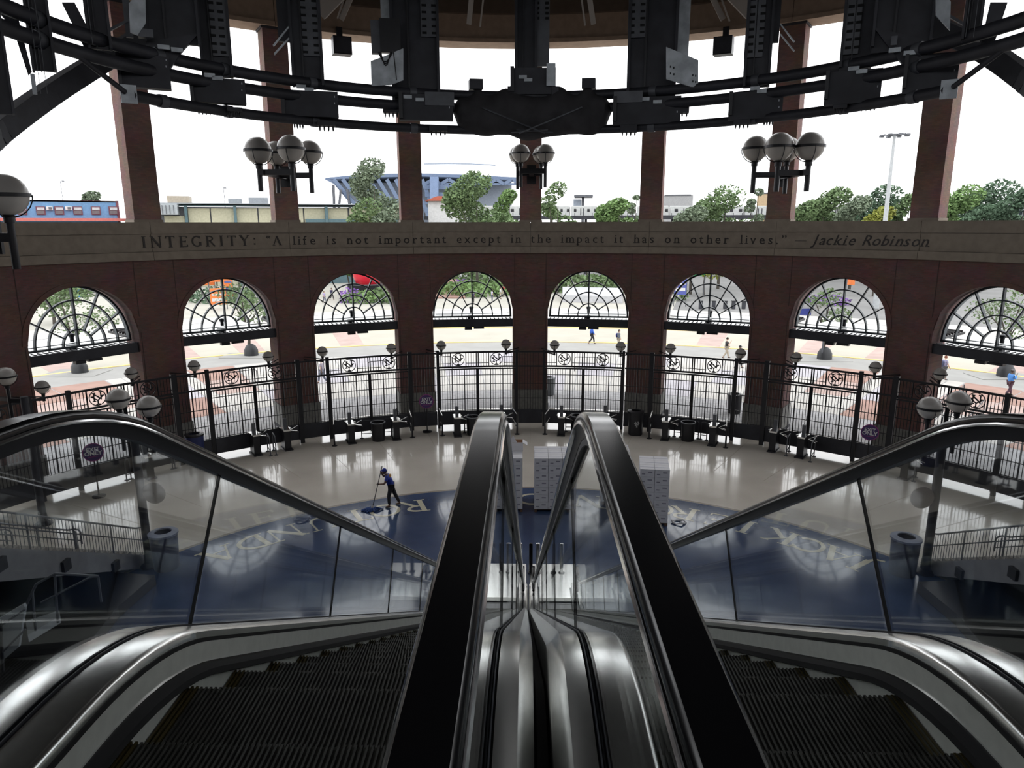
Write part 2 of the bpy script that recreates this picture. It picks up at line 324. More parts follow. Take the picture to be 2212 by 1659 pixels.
# ================================================================ brick wall with arches
wl = struct('wall_front', 'curved red brick arcade wall')
TH = 1.5; ZS, ZT, HW = 6.08, 8.40, 2.33; ZB = 9.42
for bay in range(-5, 5):
    c = (bay+.5)*DTH; hw = degrees(math.asin(HW/WR)); mb = MB()
    # the strip of wall above the arch
    n = 22; xs = [-hw+2*hw*i/n for i in range(n+1)]
    def ztop(a): x = abs(a)/hw; return ZS+sqrt(max(0, 1-x*x))*(ZT-ZS)
    vs = []
    for a in xs:
        z = ztop(a)
        for r, zz in ((WR, z), (WR+TH, z), (WR+TH, ZB), (WR, ZB)): vs.append(pol(c+a, r, zz))
    fs = [(i*4+k, i*4+(k+1) % 4, i*4+4+(k+1) % 4, i*4+4+k) for i in range(n) for k in range(4)]
    mb.add(vs, fs); mb.build('arch_spandrel', M_brick, wl, uv=uv_cyl)
    # soldier course round the arch, slightly proud
    mb = MB(); vs = []
    for i in range(n+1):
        t = pi*i/n; 
        for rr, r in ((1.0, WR-.03), (1.09, WR-.03), (1.09, WR+.05), (1.0, WR+.05)):
            vs.append(pol(c+hw*cos(t)*rr, r, ZS+(ZT-ZS)*sin(t)*rr))
    mb.add(vs, [(i*4+k, i*4+(k+1) % 4, i*4+4+(k+1) % 4, i*4+4+k) for i in range(n) for k in range(4)]).build('arch_ring', M_brick, wl, uv=uv_cyl)
for pn in range(-5, 6):
    c = pn*DTH; hp = DTH/2-degrees(math.asin(HW/WR)); mb = MB().sector(WC, WR, WR+TH, c-hp, c+hp, 1.36, ZB, 4)
    mb.build('brick_pier', M_brick, wl, uv=uv_cyl)
    MB().sector(WC, WR-.05, WR+TH+.05, c-hp-.12, c+hp+.12, .12, 1.36, 4).build('stone_plinth', M_plinth, wl)
    MB().sector(WC, WR-.09, WR+TH+.09, c-hp-.2, c+hp+.2, 0, .14, 4).build('plinth_base', M_dsteel, wl)
    for s in (-1, 1): MB().sector(WC, WR-.015, WR, c+s*(hp-.25)-.035, c+s*(hp-.25)+.035, 1.36, ZB, 1).build('control_joint', solid('joint_sealant', (.07, .04, .038)), wl)
# closing walls, upper floor where the photographer stands, ceiling
bk = struct('wall_back', 'dark wall behind the photographer')
MB().sector(WC, 24.4, 24.8, 86, 274, 0, 16.2, 60).build('dark_wall', solid('dark_plaster', (.05, .045, .04)), bk)
MB().sector(WC, 24.4, 24.8, 86, 274, 20.2, 22.9, 60).build('upper_wall', solid('dark_plaster', (.05, .045, .04)), bk)
for k in range(12): MB().sector(WC, 24.3, 24.9, 86+k*16.6, 88.5+k*16.6, 16.2, 20.2, 1).build('rear_pier', solid('dark_plaster', (.05, .045, .04)), bk)
lv = struct('landing', 'upper landing behind the escalators')
MB().box((-13.3, -5, 9.2), (22.6, 12, .4)).box((13.3, -5, 9.2), (22.6, 12, .4)).box((0, -6, 9.2), (8, 10, .4)).build('landing_slab', solid('dark_slab', (.06, .055, .05), .5), lv)
MB().box((-13.3, .8, 4.5), (22.6, .4, 9)).box((13.3, .8, 4.5), (22.6, .4, 9)).build('landing_wall', solid('dark_slab', (.06, .055, .05), .5), lv)
ce = struct('ceiling', 'dark ceiling of the hall')
MB().sector(WC, .5, 26, -180, 180, 22.9, 23.2, 72).build('ceiling_deck', solid('ceiling_paint', (.035, .028, .024)), ce)
for k in range(-5, 6): MB().bar(pol(k*DTH+8, 23.3, 22.75), pol(k*DTH+8, 3, 22.75), .3, .5).build('ceiling_beam', M_dsteel, ce)
tr = struct('trim_1', 'cream lintel beam over the open bays')
for bay in range(-5, 5):
    a0, a1 = bay*DTH, (bay+1)*DTH
    MB().sector(WC, WR-.1, WR+1.15, a0+.03, a1-.03, 20.62, 21.9, 8).build('lintel_block', solid('lintel_stone', (.40, .29, .21), .8), tr)
    MB().sector(WC, WR-.22, WR+1.25, a0+.03, a1-.03, 20.52, 20.72, 8).build('lintel_moulding', solid('lintel_stone', (.40, .29, .21), .8), tr)
    MB().sector(WC, WR-.35, WR+1.15, a0, a1, 21.9, 22.9, 8).build('beam_casing', solid('dark_casing', (.12, .085, .06), .8), tr)
# stone cornice: three courses a bay, each stone its own part
co = struct('trim_2', 'grey-brown stone cornice with the quotation')
for bay in range(-5, 5):
    for h in range(1):
        a0, a1 = bay*DTH, (bay+1)*DTH; g = .02
        MB().sector(WC, WR-.10, WR+TH+.05, a0+g, a1-g, 10.60, 11.13, 8).build('cornice_stone', M_stone, co)
        MB().sector(WC, WR-.04, WR+TH, a0+g, a1-g, 9.79, 10.585, 8).build('cornice_stone', M_stone, co)
        MB().sector(WC, WR-.16, WR+TH+.1, a0+g, a1-g, 9.40, 9.775, 8).build('cornice_stone', M_stone, co)
MB().sector(WC, WR+.06, WR+TH-.05, -80.5, 80.5, 9.42, 11.08, 80).build('core', M_plinth, co)
MB().sector(WC, WR+.02, WR+1.0, -80.5, 80.5, 20.66, 21.9, 80).build('core', M_plinth, tr)
M_let = mat('bronze_letter', (.035, .03, .028), .5, metal=.4)
# the quotation: capitals drawn as serif strokes, lower case from the built-in font, every letter one part
def curve_text_mesh(s, size, italic=False):
    cu = bpy.data.curves.new('t', 'FONT'); cu.body = s; cu.size = size; cu.extrude = .02; cu.shear = .35 if italic else 0; cu.resolution_u = 2; cu.offset = .004
    o = bpy.data.objects.new('t', cu); COL.objects.link(o); dg = bpy.context.evaluated_depsgraph_get(); me = bpy.data.meshes.new_from_object(o.evaluated_get(dg))
    bpy.data.objects.remove(o); bpy.data.curves.remove(cu); return me
_tm = {}
def put_glyph(ch, a, zb, size, italic=False):
    g = strokes(ch) if not italic else None; R_ = WR-.045
    if g:
        def pl(u, v, h): return pol(a+degrees(u*size/WR), R_-h, zb+v*size)
        mb = MB(); glyph(mb, ch, pl, th=.03); mb.build('letter', M_let, co); return g[0]*size+.0
    key = (ch, italic)
    if key not in _tm: _tm[key] = curve_text_mesh(ch, 1.0, italic)
    me0 = _tm[key]
    if not len(me0.vertices): return .3*size
    xs = [v.co.x for v in me0.vertices]; wd = max(xs); k = size/.70
    me = me0.copy(); me.materials.clear(); me.materials.append(M_let)
    for v in me.vertices: v.co = pol(a+degrees((v.co.x)*k/WR), R_-v.co.z*.8, zb+v.co.y*k)
    # serifs on the straight stems of the lower-case letters
    o = bpy.data.objects.new('letter', me); COL.objects.link(o); adopt(o, co)
    sf = {'l': [(.5, 0)], 'i': [(.5, 0)], 'f': [(.45, 0)], 'h': [(.15, 0), (.85, 0)], 'n': [(.15, 0), (.85, 0)], 'm': [(.1, 0), (.5, 0), (.9, 0)], 'r': [(.2, 0)], 'p': [(.15, -.2)], 'k': [(.15, 0), (.9, 0)], 't': []}.get(ch, [])
    if sf:
        mn = min(xs); mb = MB(); M = Matrix
        for fx, fy in sf:
            xc = (mn+(wd-mn)*fx)*k; q = [pol(a+degrees((xc+s)*1/WR), R_-d*.03, zb+fy*k+zz) for d in (1, 0) for s, zz in ((-.085, 0), (.085, 0), (.085, .03), (-.085, .03))]
            mb.add(q, [(0, 1, 2, 3), (0, 4, 5, 1), (3, 2, 6, 7), (0, 3, 7, 4), (1, 5, 6, 2)])
        so = mb.build('letter_serif', M_let, o)
    return wd*k
def line_of(text, px0, px1, size, italic=False, ypx=520):
    a0 = degrees(atan2(*(lambda p: (p.x-WC[0], p.y-WC[1]))(cyl(px0, ypx)))); a1 = degrees(atan2(*(lambda p: (p.x-WC[0], p.y-WC[1]))(cyl(px1, ypx))))
    ws = []
    for ch in text:
        if ch == ' ': ws.append(.42*size/.7); continue
        g = strokes(ch) if not italic else None
        if g: ws.append(g[0]*size)
        else:
            key = (ch, italic)
            if key not in _tm: _tm[key] = curve_text_mesh(ch, 1.0, italic)
            ws.append(max([v.co.x for v in _tm[key].vertices] or [.3])*size/.7)
    tot = RAD(a1-a0)*WR; gap = (tot-sum(ws))/max(1, len(text)-1); s = 0
    for ch, w in zip(text, ws):
        if ch != ' ': put_glyph(ch, a0+degrees(s/WR), 9.98, size, italic)
        s += w+gap
line_of('INTEGRITY:', 304, 553, .50); line_of('“A', 574, 607, .46)
line_of('life is not important except in the impact it has on other lives.”', 632, 1699, .46)
line_of('—', 1716, 1752, .5); line_of('Jackie Robinson', 1756, 2008, .50, True)
# brick columns above the cornice
colp = None
CN = {-5: 'beyond the left edge of the picture', -4: 'behind the far left steel', -3: 'left of the blue building’s end wall', -2: 'behind the left four-globe lamp', -1: 'right of the big tree by the stadium', 0: 'in the middle, behind the small four-globe lamp', 1: 'right of the middle, beside the train', 2: 'behind the right four-globe lamp', 3: 'right of the tall light mast', 4: 'at the right edge behind the steel', 5: 'beyond the right edge of the picture'}
for pn in range(-5, 6):
    t = thing('brick_column', 'square red brick column on the cornice, '+CN[pn], 'column', pol(pn*DTH, WR+.55, 11.13), 'brick columns above the cornice'); t.rotation_euler = (0, 0, -RAD(pn*DTH)); t.pop('group')
    M = bayM(pn*DTH, WR+.03, 11.13)
    mb = MB().box((0, .52, 4.72), (1.2, 1.04, 9.44), M); mb.build('shaft', M_brick2, t, uv=lambda co, _: ((atan2(co.x-WC[0], co.y-WC[1])*WR+hypot(co.x-WC[0], co.y-WC[1])), co.z))
    MB().box((0, .5, .06), (1.3, 1.12, .12), M).build('base_course', M_stone, t)
    MB().box((.0, .5, 9.34), (1.34, 1.2, .1), M).build('cap_plate', M_dsteel, t)
# ================================================================ fan windows, lintels, canopies
BN = ['off-picture left', 'leftmost', 'second from the left', 'third from the left', 'fourth from the left', 'fifth from the left', 'sixth from the left', 'seventh from the left', 'rightmost', 'off-picture right']
for bay in range(-5, 5):
    i = bay+5; c = (bay+.5)*DTH; M = bayM(c, WR+.75)
    w = struct('window_%d' % (i+1), 'half-round fan window in the %s arch' % BN[i])
    ZW = 5.72; hw = HW-.02; ht = ZT-ZW
    def fan(r): return [(hw*r*cos(pi*k/28), ZW+ht*r*sin(pi*k/28)) for k in range(29)]
    def arcbar(r, wd, dp, name):
        o = fan(r+wd/2/hw); n_ = fan(r-wd/2/hw); mb = MB(); L = len(o)
        vs = [M @ Vector((x, y, z)) for y in (-dp/2, dp/2) for P in (o, n_) for x, z in P]; fs = []
        for k in range(L-1): fs += [(k, k+1, L+k+1, L+k), (2*L+k, 3*L+k, 3*L+k+1, 2*L+k+1), (k, 2*L+k, 2*L+k+1, k+1), (L+k, L+k+1, 3*L+k+1, 3*L+k)]
        mb.add(vs, fs).build(name, M_frame, w)
    arcbar(.985, .09, .26, 'outer_arch_bar')
    for r in (.76, .52, .27): arcbar(r, .055, .2, 'arch_bar')
    for k, a in enumerate((30, 60, 90, 120, 150)):
        r0 = 0 if a == 90 else .27; e = lambda r: M @ Vector((hw*r*cos(RAD(a)), 0, ZW+ht*r*sin(RAD(a))))
        MB().bar(e(r0), e(.98), .055 if a != 90 else .07, .2, up=(M.to_3x3() @ Vector((0, 1, 0)))).build('spoke', M_frame, w)
    MB().box((0, 0, ZW-.03), (2*HW, .24, .09), M).build('sill_bar', M_frame, w)
    MB().box((0, .06, ZW+.12), (2*HW-.3, .1, .03), M).build('sill_rail', M_frame, w)
    P = fan(.97); mb = MB(); mb.add([M @ Vector((x, .02, z)) for x, z in P]+[M @ Vector((0, .02, ZW))], [(k, k+1, len(P)) for k in range(len(P)-1)]).build('pane', M_pane, w)
    # slatted light shelf in front of the window, steel lintel at the inner face
    mb = MB(); ns = 20
    for k in range(ns): x = -HW+.12+(2*HW-.24)*k/(ns-1); mb.bar(M @ Vector((x, -.62, ZW-.11)), M @ Vector((x, -.1, ZW-.11)), .04, .05)
    mb.build('shelf_slats', M_dsteel, w, kind='stuff')
    MB().box((0, -.67, 5.38), (2*HW, .12, .46), M).build('lintel_beam', M_dsteel, w)
    MB().box((0, -.3, 5.17), (2*HW, .7, .05), M).build('lintel_soffit', M_dsteel, w)
    MB().box((-.28, -.55, 5.06), (.42, .3, .14), M).build('heater_box', M_black, w); MB().box((.34, -.55, 5.08), (.6, .3, .1), M).build('heater_box', M_black, w)
    if bay in (-5, 4): continue
    # little floodlight standing on the shelf
    t = thing('floodlight', 'small dark canopy floodlight inside the %s fan window' % BN[i], 'light', M @ Vector((-.08, .5, 5.6)))
    MB().box((-.08, .5, 5.54), (.34, .3, .36), M).build('base', M_black, t); MB().lathe([(.09, 0), (.09, .2), (.13, .26), (.13, .36), (.05, .4)], 12, M @ Matrix.Translation((-.02, .5, 5.84))).build('head', M_black, t)
    # canopy outside
    t = thing('canopy', 'white flat canopy outside the %s arch' % BN[i], 'canopy', M @ Vector((0, 2.2, 5.3)))
    mb = MB(); q = [(-2.75, .16), (2.75, .16), (2.45, 5.6), (-2.45, 5.6)]
    mb.add([M @ Vector((x, y, z)) for z in (5.26, 5.38) for x, y in q], [(0, 3, 2, 1), (4, 5, 6, 7), (0, 1, 5, 4), (1, 2, 6, 5), (2, 3, 7, 6), (3, 0, 4, 7)]).build('roof_panel', M_white, t)
    mb = MB().bar(M @ Vector((-2.75, .85, 5.15)), M @ Vector((2.75, .85, 5.15)), .12, .2); mb.build('edge_beam', M_dsteel, t); MB().bar(M @ Vector((-2.5, 5.66, 5.3)), M @ Vector((2.5, 5.66, 5.3)), .1, .16).build('edge_beam', M_dsteel, t)
    for x in (-2.3, 0, 2.3): MB().bar(M @ Vector((x, .2, 5.19)), M @ Vector((x*.9, 5.6, 5.19)), .08, .12).build('rafter', M_dsteel, t)
    # trellis beside it (over the pier)
    t = thing('trellis', 'black slatted trellis between canopies outside the pier right of the %s arch' % BN[i], 'trellis', pol(c+8.06, WR+2.5, 5.5))
    for k in range(9): MB().bar(pol(c+6.6, WR+1.7+k*.38, 5.7), pol(c+9.6, WR+1.7+k*.38, 5.7), .05, .1).build('slat', M_black, t)
    for s in (6.6, 9.6): MB().bar(pol(c+s, WR+1.5, 5.6), pol(c+s, WR+5, 5.6), .08, .12).build('side_beam', M_black, t)
# ================================================================ fence ring with gates
ZF = 4.27
def fp(a, z, r=FR): return pol(a, r, z, FC)
POSTS = []
gates = []
for k in range(-4, 5):
    gates.append((k*14.4+7.18-5.33-0, k*14.4+7.18+5.33))
def emblem(mb, c, ux, R=.33):      # interlocking N and Y in a ring
    P = lambda x, z: c+ux*x*R+Vector((0, 0, z*R))
    mb.tube([P(cos(2*pi*i/28), sin(2*pi*i/28)) for i in range(28)], .022, 5, closed=True)
def emblem_ny(mb, c, ux, R=.33, w=.045, d=.03):
    P = lambda x, z: c+ux*x*R+Vector((0, 0, z*R))
    n = ux.cross(Vector((0, 0, 1)))
    def bar(x0, z0, x1, z1, ww=w): mb.bar(P(x0, z0), P(x1, z1), d, ww, up=n.cross((P(x1, z1)-P(x0, z0)).normalized()) if False else n)
    def b2(x0, z0, x1, z1, ww=w):
        p, q = P(x0, z0), P(x1, z1); dd = (q-p).normalized(); a = n*d/2; s = n.cross(dd)*ww/2
        mb.add([r+i*a+j*s for r in (p, q) for i, j in ((-1, -1), (1, -1), (1, 1), (-1, 1))], [(0, 3, 2, 1), (4, 5, 6, 7), (0, 1, 5, 4), (1, 2, 6, 5), (2, 3, 7, 6), (3, 0, 4, 7)])
    b2(-.42, -.45, -.42, .6); b2(.42, -.3, .42, .72); b2(-.42, .5, .42, -.2, w*1.2)
    b2(-.62, .62, -.2, .62); b2(-.62, -.42, -.22, -.42); b2(.2, .72, .62, .72)
    b2(-.66, .15, 0, -.35); b2(.66, .15, 0, -.35); b2(0, -.35, 0, -.85); b2(-.24, -.85, .24, -.85); b2(-.8, .2, -.5, .2); b2(.5, .2, .8, .2)
GN = {-4: 'at the far left end', -3: 'second from the left edge, behind the standing lamp on the left', -2: 'third from the left', -1: 'left of the exit-only pier', 0: 'just right of the middle pier', 1: 'second to the right of the middle pier', 2: 'third to the right of the middle pier', 3: 'behind the right standing lamp', -5: ''}
def bars(a0, a1, z0, z1, step=.135, r=FR, skip=None):
    mb = MB(); L = RAD(a1-a0)*r; n = max(2, int(L/step))
    for i in range(n+1):
        a = a0+(a1-a0)*i/n
        if skip and skip(a): continue
        mb.bar(fp(a, z0, r), fp(a, z1, r), .022, .022)
    return mb
def rail(a0, a1, z, w=.05, h=.06, r=FR): 
    n = max(2, int(abs(a1-a0)/1.2)); mb = MB()
    for i in range(n): mb.bar(fp(a0+(a1-a0)*i/n, z, r), fp(a0+(a1-a0)*(i+1)/n, z, r), w, h)
    return mb
gi = 0
for k in range(-5, 5):
    c = k*14.4+7.18+(0.0 if k >= 0 else 0.04)
    if abs(c) > 66: continue
    a0, a1 = c-5.16, c+5.16
    wide = abs(c) > 10
    side = 'left' if c < 0 else 'right'; nth = {0: 'nearest the middle', 1: 'second from the middle', 2: 'third from the middle', 3: 'fourth from the middle', 4: 'outermost'}[k if k >= 0 else -k-1]
    nm = 'on the %s, %s' % (side, nth)
    t = thing('iron_gate', 'black barred double gate '+nm, 'gate', fp(c, 0))
    # transom grille
    zt0, zt1 = 3.42, ZF-.02
    rail(a0, a1, ZF-.05, .07, .09).build('top_rail', M_black, t); rail(a0, a1, zt0, .07, .09).build('transom_rail', M_black, t)
    L = a1-a0; ea = [a0+L*.25, a0+L*.75]
    er = degrees(.42/FR)
    bars(a0+.2, a1-.2, zt0, zt1, skip=lambda a: min(abs(a-e) for e in ea) < er).build('grille_bars', M_black, t, kind='stuff')
    for e0, e1 in ((a0, ea[0]-er), (ea[0]+er, ea[1]-er), (ea[1]+er, a1)): rail(e0, e1, 3.62, .02, .03).build('thin_rail', M_black, t)
    for a in (ea[0]-er, ea[0]+er, ea[1]-er, ea[1]+er, c-.12, c+.12): MB().bar(fp(a, zt0), fp(a, zt1), .04, .05).build('mullion', M_black, t)
    for e in ea:
        ux = Vector((cos(RAD(e)), -sin(RAD(e)), 0)); mb = MB(); emblem(mb, fp(e, 3.83), ux); em = mb.build('emblem_ring', M_black, t, label='round ring with interlocked letters N and Y')
        mb = MB(); emblem_ny(mb, fp(e, 3.83), ux); mb.build('emblem_letters', M_black, em)
    # two leaves
    for s in (0, 1):
        l0, l1 = (a0+.04, c-.09) if s == 0 else (c+.09, a1-.04)
        f = MB(); 
        for a in (l0, l1): f.bar(fp(a, .14), fp(a, 3.33), .06, .08)
        f.bar(fp(l0, 3.3), fp(l1, 3.3), .06, .07); leaf = f.build('gate_leaf', M_black, t)
        bars(l0, l1, .95, 3.3).build('bars', M_black, leaf, kind='stuff')
        for z in (2.95, 2.45, 1.62, .98): rail(l0, l1, z, .03, .035).build('cross_rail', M_black, leaf)
        for q in (1/3, 2/3): MB().bar(fp(l0+(l1-l0)*q, .9), fp(l0+(l1-l0)*q, 3.3), .045, .05).build('stile', M_black, leaf)
        MB().bar(fp(l0, .57), fp(l1, .57), .04, .76).build('kick_panel', M_dsteel, leaf)
        if s == 0: MB().box((0, -.08, 1.75), (.09, .1, .22), Matrix.Translation(fp(l1, 0)) @ Matrix.Rotation(-RAD(l1), 4, 'Z')).build('lock', M_black, leaf)
    for a, sd in ((c-5.33, 'left'), (c+5.33, 'right')):
        big = .22 if (a < c) == (c > 0) else .16
        if abs(c) < 8: big = .14
        mb = MB().box((0, 0, ZF/2+.03), (big, big, ZF+.1), Matrix.Translation(fp(a, 0)) @ Matrix.Rotation(-RAD(a), 4, 'Z'))
        p = mb.build('fence_post', M_black); tag(p, 'black post at the %s edge of the gate %s' % (sd, nm), 'post')
for k in range(-4, 6):                                # fixed panels in front of the piers
    c = (k-0)*14.4; a0, a1 = c-1.66, c+1.66
    if abs(c) > 66: continue
    side = 'middle brick pier' if k == 0 else '%s brick pier %s of the middle one' % (['', 'first', 'second', 'third', 'fourth', 'fifth'][abs(k)], 'left' if c < 0 else 'right')
    t = thing('narrow_fence', 'narrow black fence in front of the '+side, 'fence', fp(c, 0))
    for z in (ZF-.05, 3.42): rail(a0, a1, z, .06, .08).build('rail', M_black, t)
    for z in (2.45, 1.62, .98): rail(a0, a1, z, .03, .035).build('cross_rail', M_black, t)
    bars(a0+.2, a1-.2, .95, ZF-.06, .14).build('bars', M_black, t, kind='stuff')
    MB().bar(fp(c, .95), fp(c, 3.4), .045, .05).build('stile', M_black, t)
    MB().bar(fp(a0, .57), fp(a1, .57), .04, .76).build('kick_panel', M_dsteel, t)
# ================================================================ escalators
ZL, YV, TB = 9.42, 2.17, tan(RAD(15)); RT, RB = 1.5, 2.2; YB = YV+ZL/tan(RAD(30))
def epath(y0=-1.6, y1=20.0, ds=.6):     # samples of the nose line: (centre of turn or None, ...) -> function of the offset o
    out = [('h', y0, 0)]; ys = YV-RT*TB
    out.append(('h', ys, 0))
    for k in range(1, 9): out.append(('t', RAD(30*k/8), 0))
    ye = YV+RT*TB*cos(RAD(30)); yb = YB-RB*TB*cos(RAD(30)); n = int((yb-ye)/ds)
    for k in range(1, n): out.append(('s', ye+(yb-ye)*k/n, 0))
    for k in range(0, 9): out.append(('b', RAD(30*(1-k/8)), 0))
    out.append(('h2', y1, 0)); return out
def ept(p, o):          # the rails, decks and skirts keep the same height over the nose line all the way down
    k, v, _ = p
    if k == 'h': return (v, ZL+o)
    if k == 't': return (YV-RT*TB+RT*sin(v), ZL-RT+RT*cos(v)+o)
    if k == 's': return (v, ZL-(v-YV)*tan(RAD(30))+o)
    if k == 'b': return (YB+RB*TB-RB*sin(v), RB-RB*cos(v)+o)
    return (v, o)
EP = epath()
def sweep(mb, prof, path=None, closed=True, smooth=True):
    path = path or EP; n = len(prof); vs = []
    for p in path:
        for x, o in prof: y, z = ept(p, o); vs.append((x, y, z))
    m = n if closed else n-1
    fs = [(i*n+k, i*n+(k+1) % n, (i+1)*n+(k+1) % n, (i+1)*n+k) for i in range(len(path)-1) for k in range(m)]
    if closed: fs += [tuple(range(n))[::-1], tuple((len(path)-1)*n+k for k in range(n))]
    mb.add(vs, fs, smooth); return mb
def rect(x0, x1, o0, o1): return [(x0, o0), (x1, o0), (x1, o1), (x0, o1)]
def upath(u0, u1):      # stretch of the path between nose-line positions u0..u1 (metres along Y)
    def mk(u):
        ys, ye, yb, yt = YV-RT*TB, YV+RT*TB*cos(RAD(30)), YB-RB*TB*cos(RAD(30)), YB+RB*TB
        if u <= ys: return ('h', u, 0)
        if u < ye: return ('t', math.asin(min(.5, (u-ys)/RT)), 0)
        if u <= yb: return ('s', u, 0)
        if u < yt: return ('b', math.asin(max(0, min(.5, (yt-u)/RB))), 0)
        return ('h2', u, 0)
    us = [u0]+[u for u in [YV-RT*TB+RT*sin(RAD(30*k/8)) for k in range(9)]+[YB+RB*TB-RB*sin(RAD(30*(1-k/8))) for k in range(9)] if u0 < u < u1]+[u1]
    return [mk(u) for u in sorted(us)]
GJ = [-1.6, .7, 2.66, 4.6, 6.55, 8.5, 10.45, 12.4, 14.35, 16.3, 17.9, 19.3]
def up_(P): return [(x, o+.02) for x, o in P]
def upt(u): return upath(u, u+.0001)[0]
def step_mesh():
    mb = MB(); n = 56; p = 1.0/n; prof = []
    for k in range(n): x = -.5+k*p; prof += [(x, 0), (x+p*.42, 0), (x+p*.42, -.011), (x+p, -.011)]
    def grooved(A, B):     # A,B: functions (x,h)->point at both ends
        o = len(mb.v); vs = [A(x, h) for x, h in prof]+[B(x, h) for x, h in prof]; m = len(prof); mb.add(vs, [(i, i+1, m+i+1, m+i) for i in range(m-1)])
    grooved(lambda x, h: (x, -.405, h), lambda x, h: (x, 0, h))
    grooved(lambda x, h: (x, h, 0), lambda x, h: (x, h-.02, -.24))
    mb.box((0, -.2, -.03), (1.0, .4, .03)); 
    return mb
def stepz(y):
    if y < YV-RT*TB: return ZL
    if y < YV+RT*TB*cos(RAD(30)): return ZL-RT+RT*cos(math.asin((y-YV+RT*TB)/RT))
    return max(.01, ZL-(y-YV)*tan(RAD(30))) if y < YB-.5 else max(.01, .29-(y-YB+.5)*.3)
def escalator(xo, xi, name_label, side):   # xo: outer glass, xi: inner glass (next to the twin escalator)
    sg = 1 if xi > xo else -1; xc = (xo+xi)/2
    t = thing('escalator', name_label, 'escalator', (xc, 10, 0))
    for gx, s, inner in ((xo, sg, False), (xi, -sg, True)):      # s points from the glass towards the steps
        sk = xc-s*.505
        nm = 'inner' if inner else 'outer'
        # satin deck on the step side of the glass, rounded to the skirt
        e0 = gx+s*.018; e1 = sk-s*.022
        sweep(MB(), [(e0, .19), (e0, .215), (e1, .215), (e1+s*.012, .211), (e1+s*.02, .20), (e1+s*.02, .17), (e0, .17)]).build('deck', M_stain, t)
        sweep(MB(), [(sk-s*.002, .172), (sk-s*.002, .155), (sk+s*.002, .155), (sk+s*.002, .172)]).build('deck_joint', M_brush, t)
        sweep(MB(), rect(sk-s*.004, sk+s*.0, .07, .155)).build('skirt_panel', M_stain2, t)
        sweep(MB(), rect(sk-s*.004, sk+s*.006, .06, .07)).build('skirt_trim', M_chrome, t)
        sweep(MB(), [(sk-s*.004, .06), (sk+s*.008, .06), (sk+s*.034, .04), (sk+s*.034, .012), (sk-s*.004, .0)]).build('safety_brush', M_brush, t)
        sweep(MB(), rect(sk-s*.01, sk-s*.001, -.5, .07)).build('skirt', M_stain2, t)
        # slot with clamp strips round the glass
        sweep(MB(), rect(gx-.017, gx+.017, .12, .197)).build('glass_clamp', M_brush, t)
        sweep(MB(), rect(gx-.011, gx-.007, .19, .222)).build('clamp_strip', M_dsteel, t); sweep(MB(), rect(gx+.007, gx+.011, .19, .222)).build('clamp_strip', M_dsteel, t)
        # outer deck and cladding
        o0 = gx-s*.018; ow = .065 if inner else .12; o1 = o0-s*ow
        if inner: prof = [(o0, .19), (o0, .215), (o1, .215), (o1-s*.046, .15), (o1-s*.046, -.3), (o1-s*.03, -.3), (o1, .17), (o0, .17)]
        else: prof = [(o0, .19), (o0, .215), (o1+s*.02, .215), (o1+s*.005, .205), (o1, .18), (o1, .1), (o0, .1)]
        sweep(MB(), prof).build('outer_deck', M_stain, t)
        if not inner: sweep(MB(), rect(o1+s*.01, o1+s*.03, -1.1, .12)).build('side_cladding', solid('dark_cladding', (.05, .05, .055), .4, .3), t)
        # glass panes with dark joints square to the slope
        def shf(u): return .42 if YV-.2 < u < YB-1 else 0
        for a, b_ in zip(GJ, GJ[1:]):
            n_ = 14; vs = []
            for i in range(n_+1):
                f = i/n_; ul = a+.006+(b_-a-.012)*f; uu = ul+shf(a)*(1-f)+shf(b_)*f
                y0, z0 = ept(upt(ul), .16); y1, z1 = ept(upt(uu), .98)
                for x in (gx-.005, gx+.005): vs += [(x, y0, z0), (x, y1, z1)]
            MB().add(vs, [(i*4+p, i*4+q, i*4+4+q, i*4+4+p) for i in range(n_) for p, q in ((0, 1), (1, 3), (3, 2), (2, 0))]+[(0, 2, 3, 1), (n_*4, n_*4+1, n_*4+3, n_*4+2)]).build('glass_pane', M_glass, t)
            if b_ < 19: y, z = ept(upt(b_), .2); y2, z2 = ept(upt(b_+shf(b_)), .98); MB().bar((gx, y, z), (gx, y2, z2), .011, .012, up=(1, 0, 0)).build('glass_joint', M_brush, t)
        # hand rail: rubber belt on a chrome guide, turning down round the newel at the foot
        def belt(prof, name, m, r0=.0):
            mb = MB(); sweep(mb, prof, [p for p in EP[:-1]]+[('h2', 19.35, 0)], smooth=True); k0 = len(mb.v)-len(prof); vs = []; n = len(prof); st = 12
            for i in range(st+1):
                a = pi*i/st
                for x, o in prof: rr = .33+(o-.99); vs.append((x, 19.35+rr*sin(a), .66+rr*cos(a)))
            mb.add(vs, [(i*n+k, i*n+(k+1) % n, (i+1)*n+(k+1) % n, (i+1)*n+k) for i in range(st) for k in range(n)], True)
            return mb.build(name, m, t)
        belt(up_([(gx-.039, 1.005), (gx-.0405, 1.018), (gx-.038, 1.029), (gx-.031, 1.036), (gx+.031, 1.036), (gx+.038, 1.029), (gx+.0405, 1.018), (gx+.039, 1.005), (gx+.03, 1.0), (gx-.03, 1.0)]), 'handrail', M_rubber)
        belt(up_([(gx-.044, .996), (gx-.0462, 1.001), (gx-.043, 1.007), (gx-.036, 1.003), (gx+.036, 1.003), (gx+.043, 1.007), (gx+.0462, 1.001), (gx+.044, .996), (gx+.02, .994), (gx-.02, .994)]), 'handrail_guide', M_chrome)
        belt(up_([(gx-.017, .95), (gx-.022, .975), (gx-.03, .995), (gx+.03, .995), (gx+.022, .975), (gx+.017, .95)]), 'guide_channel', M_black)
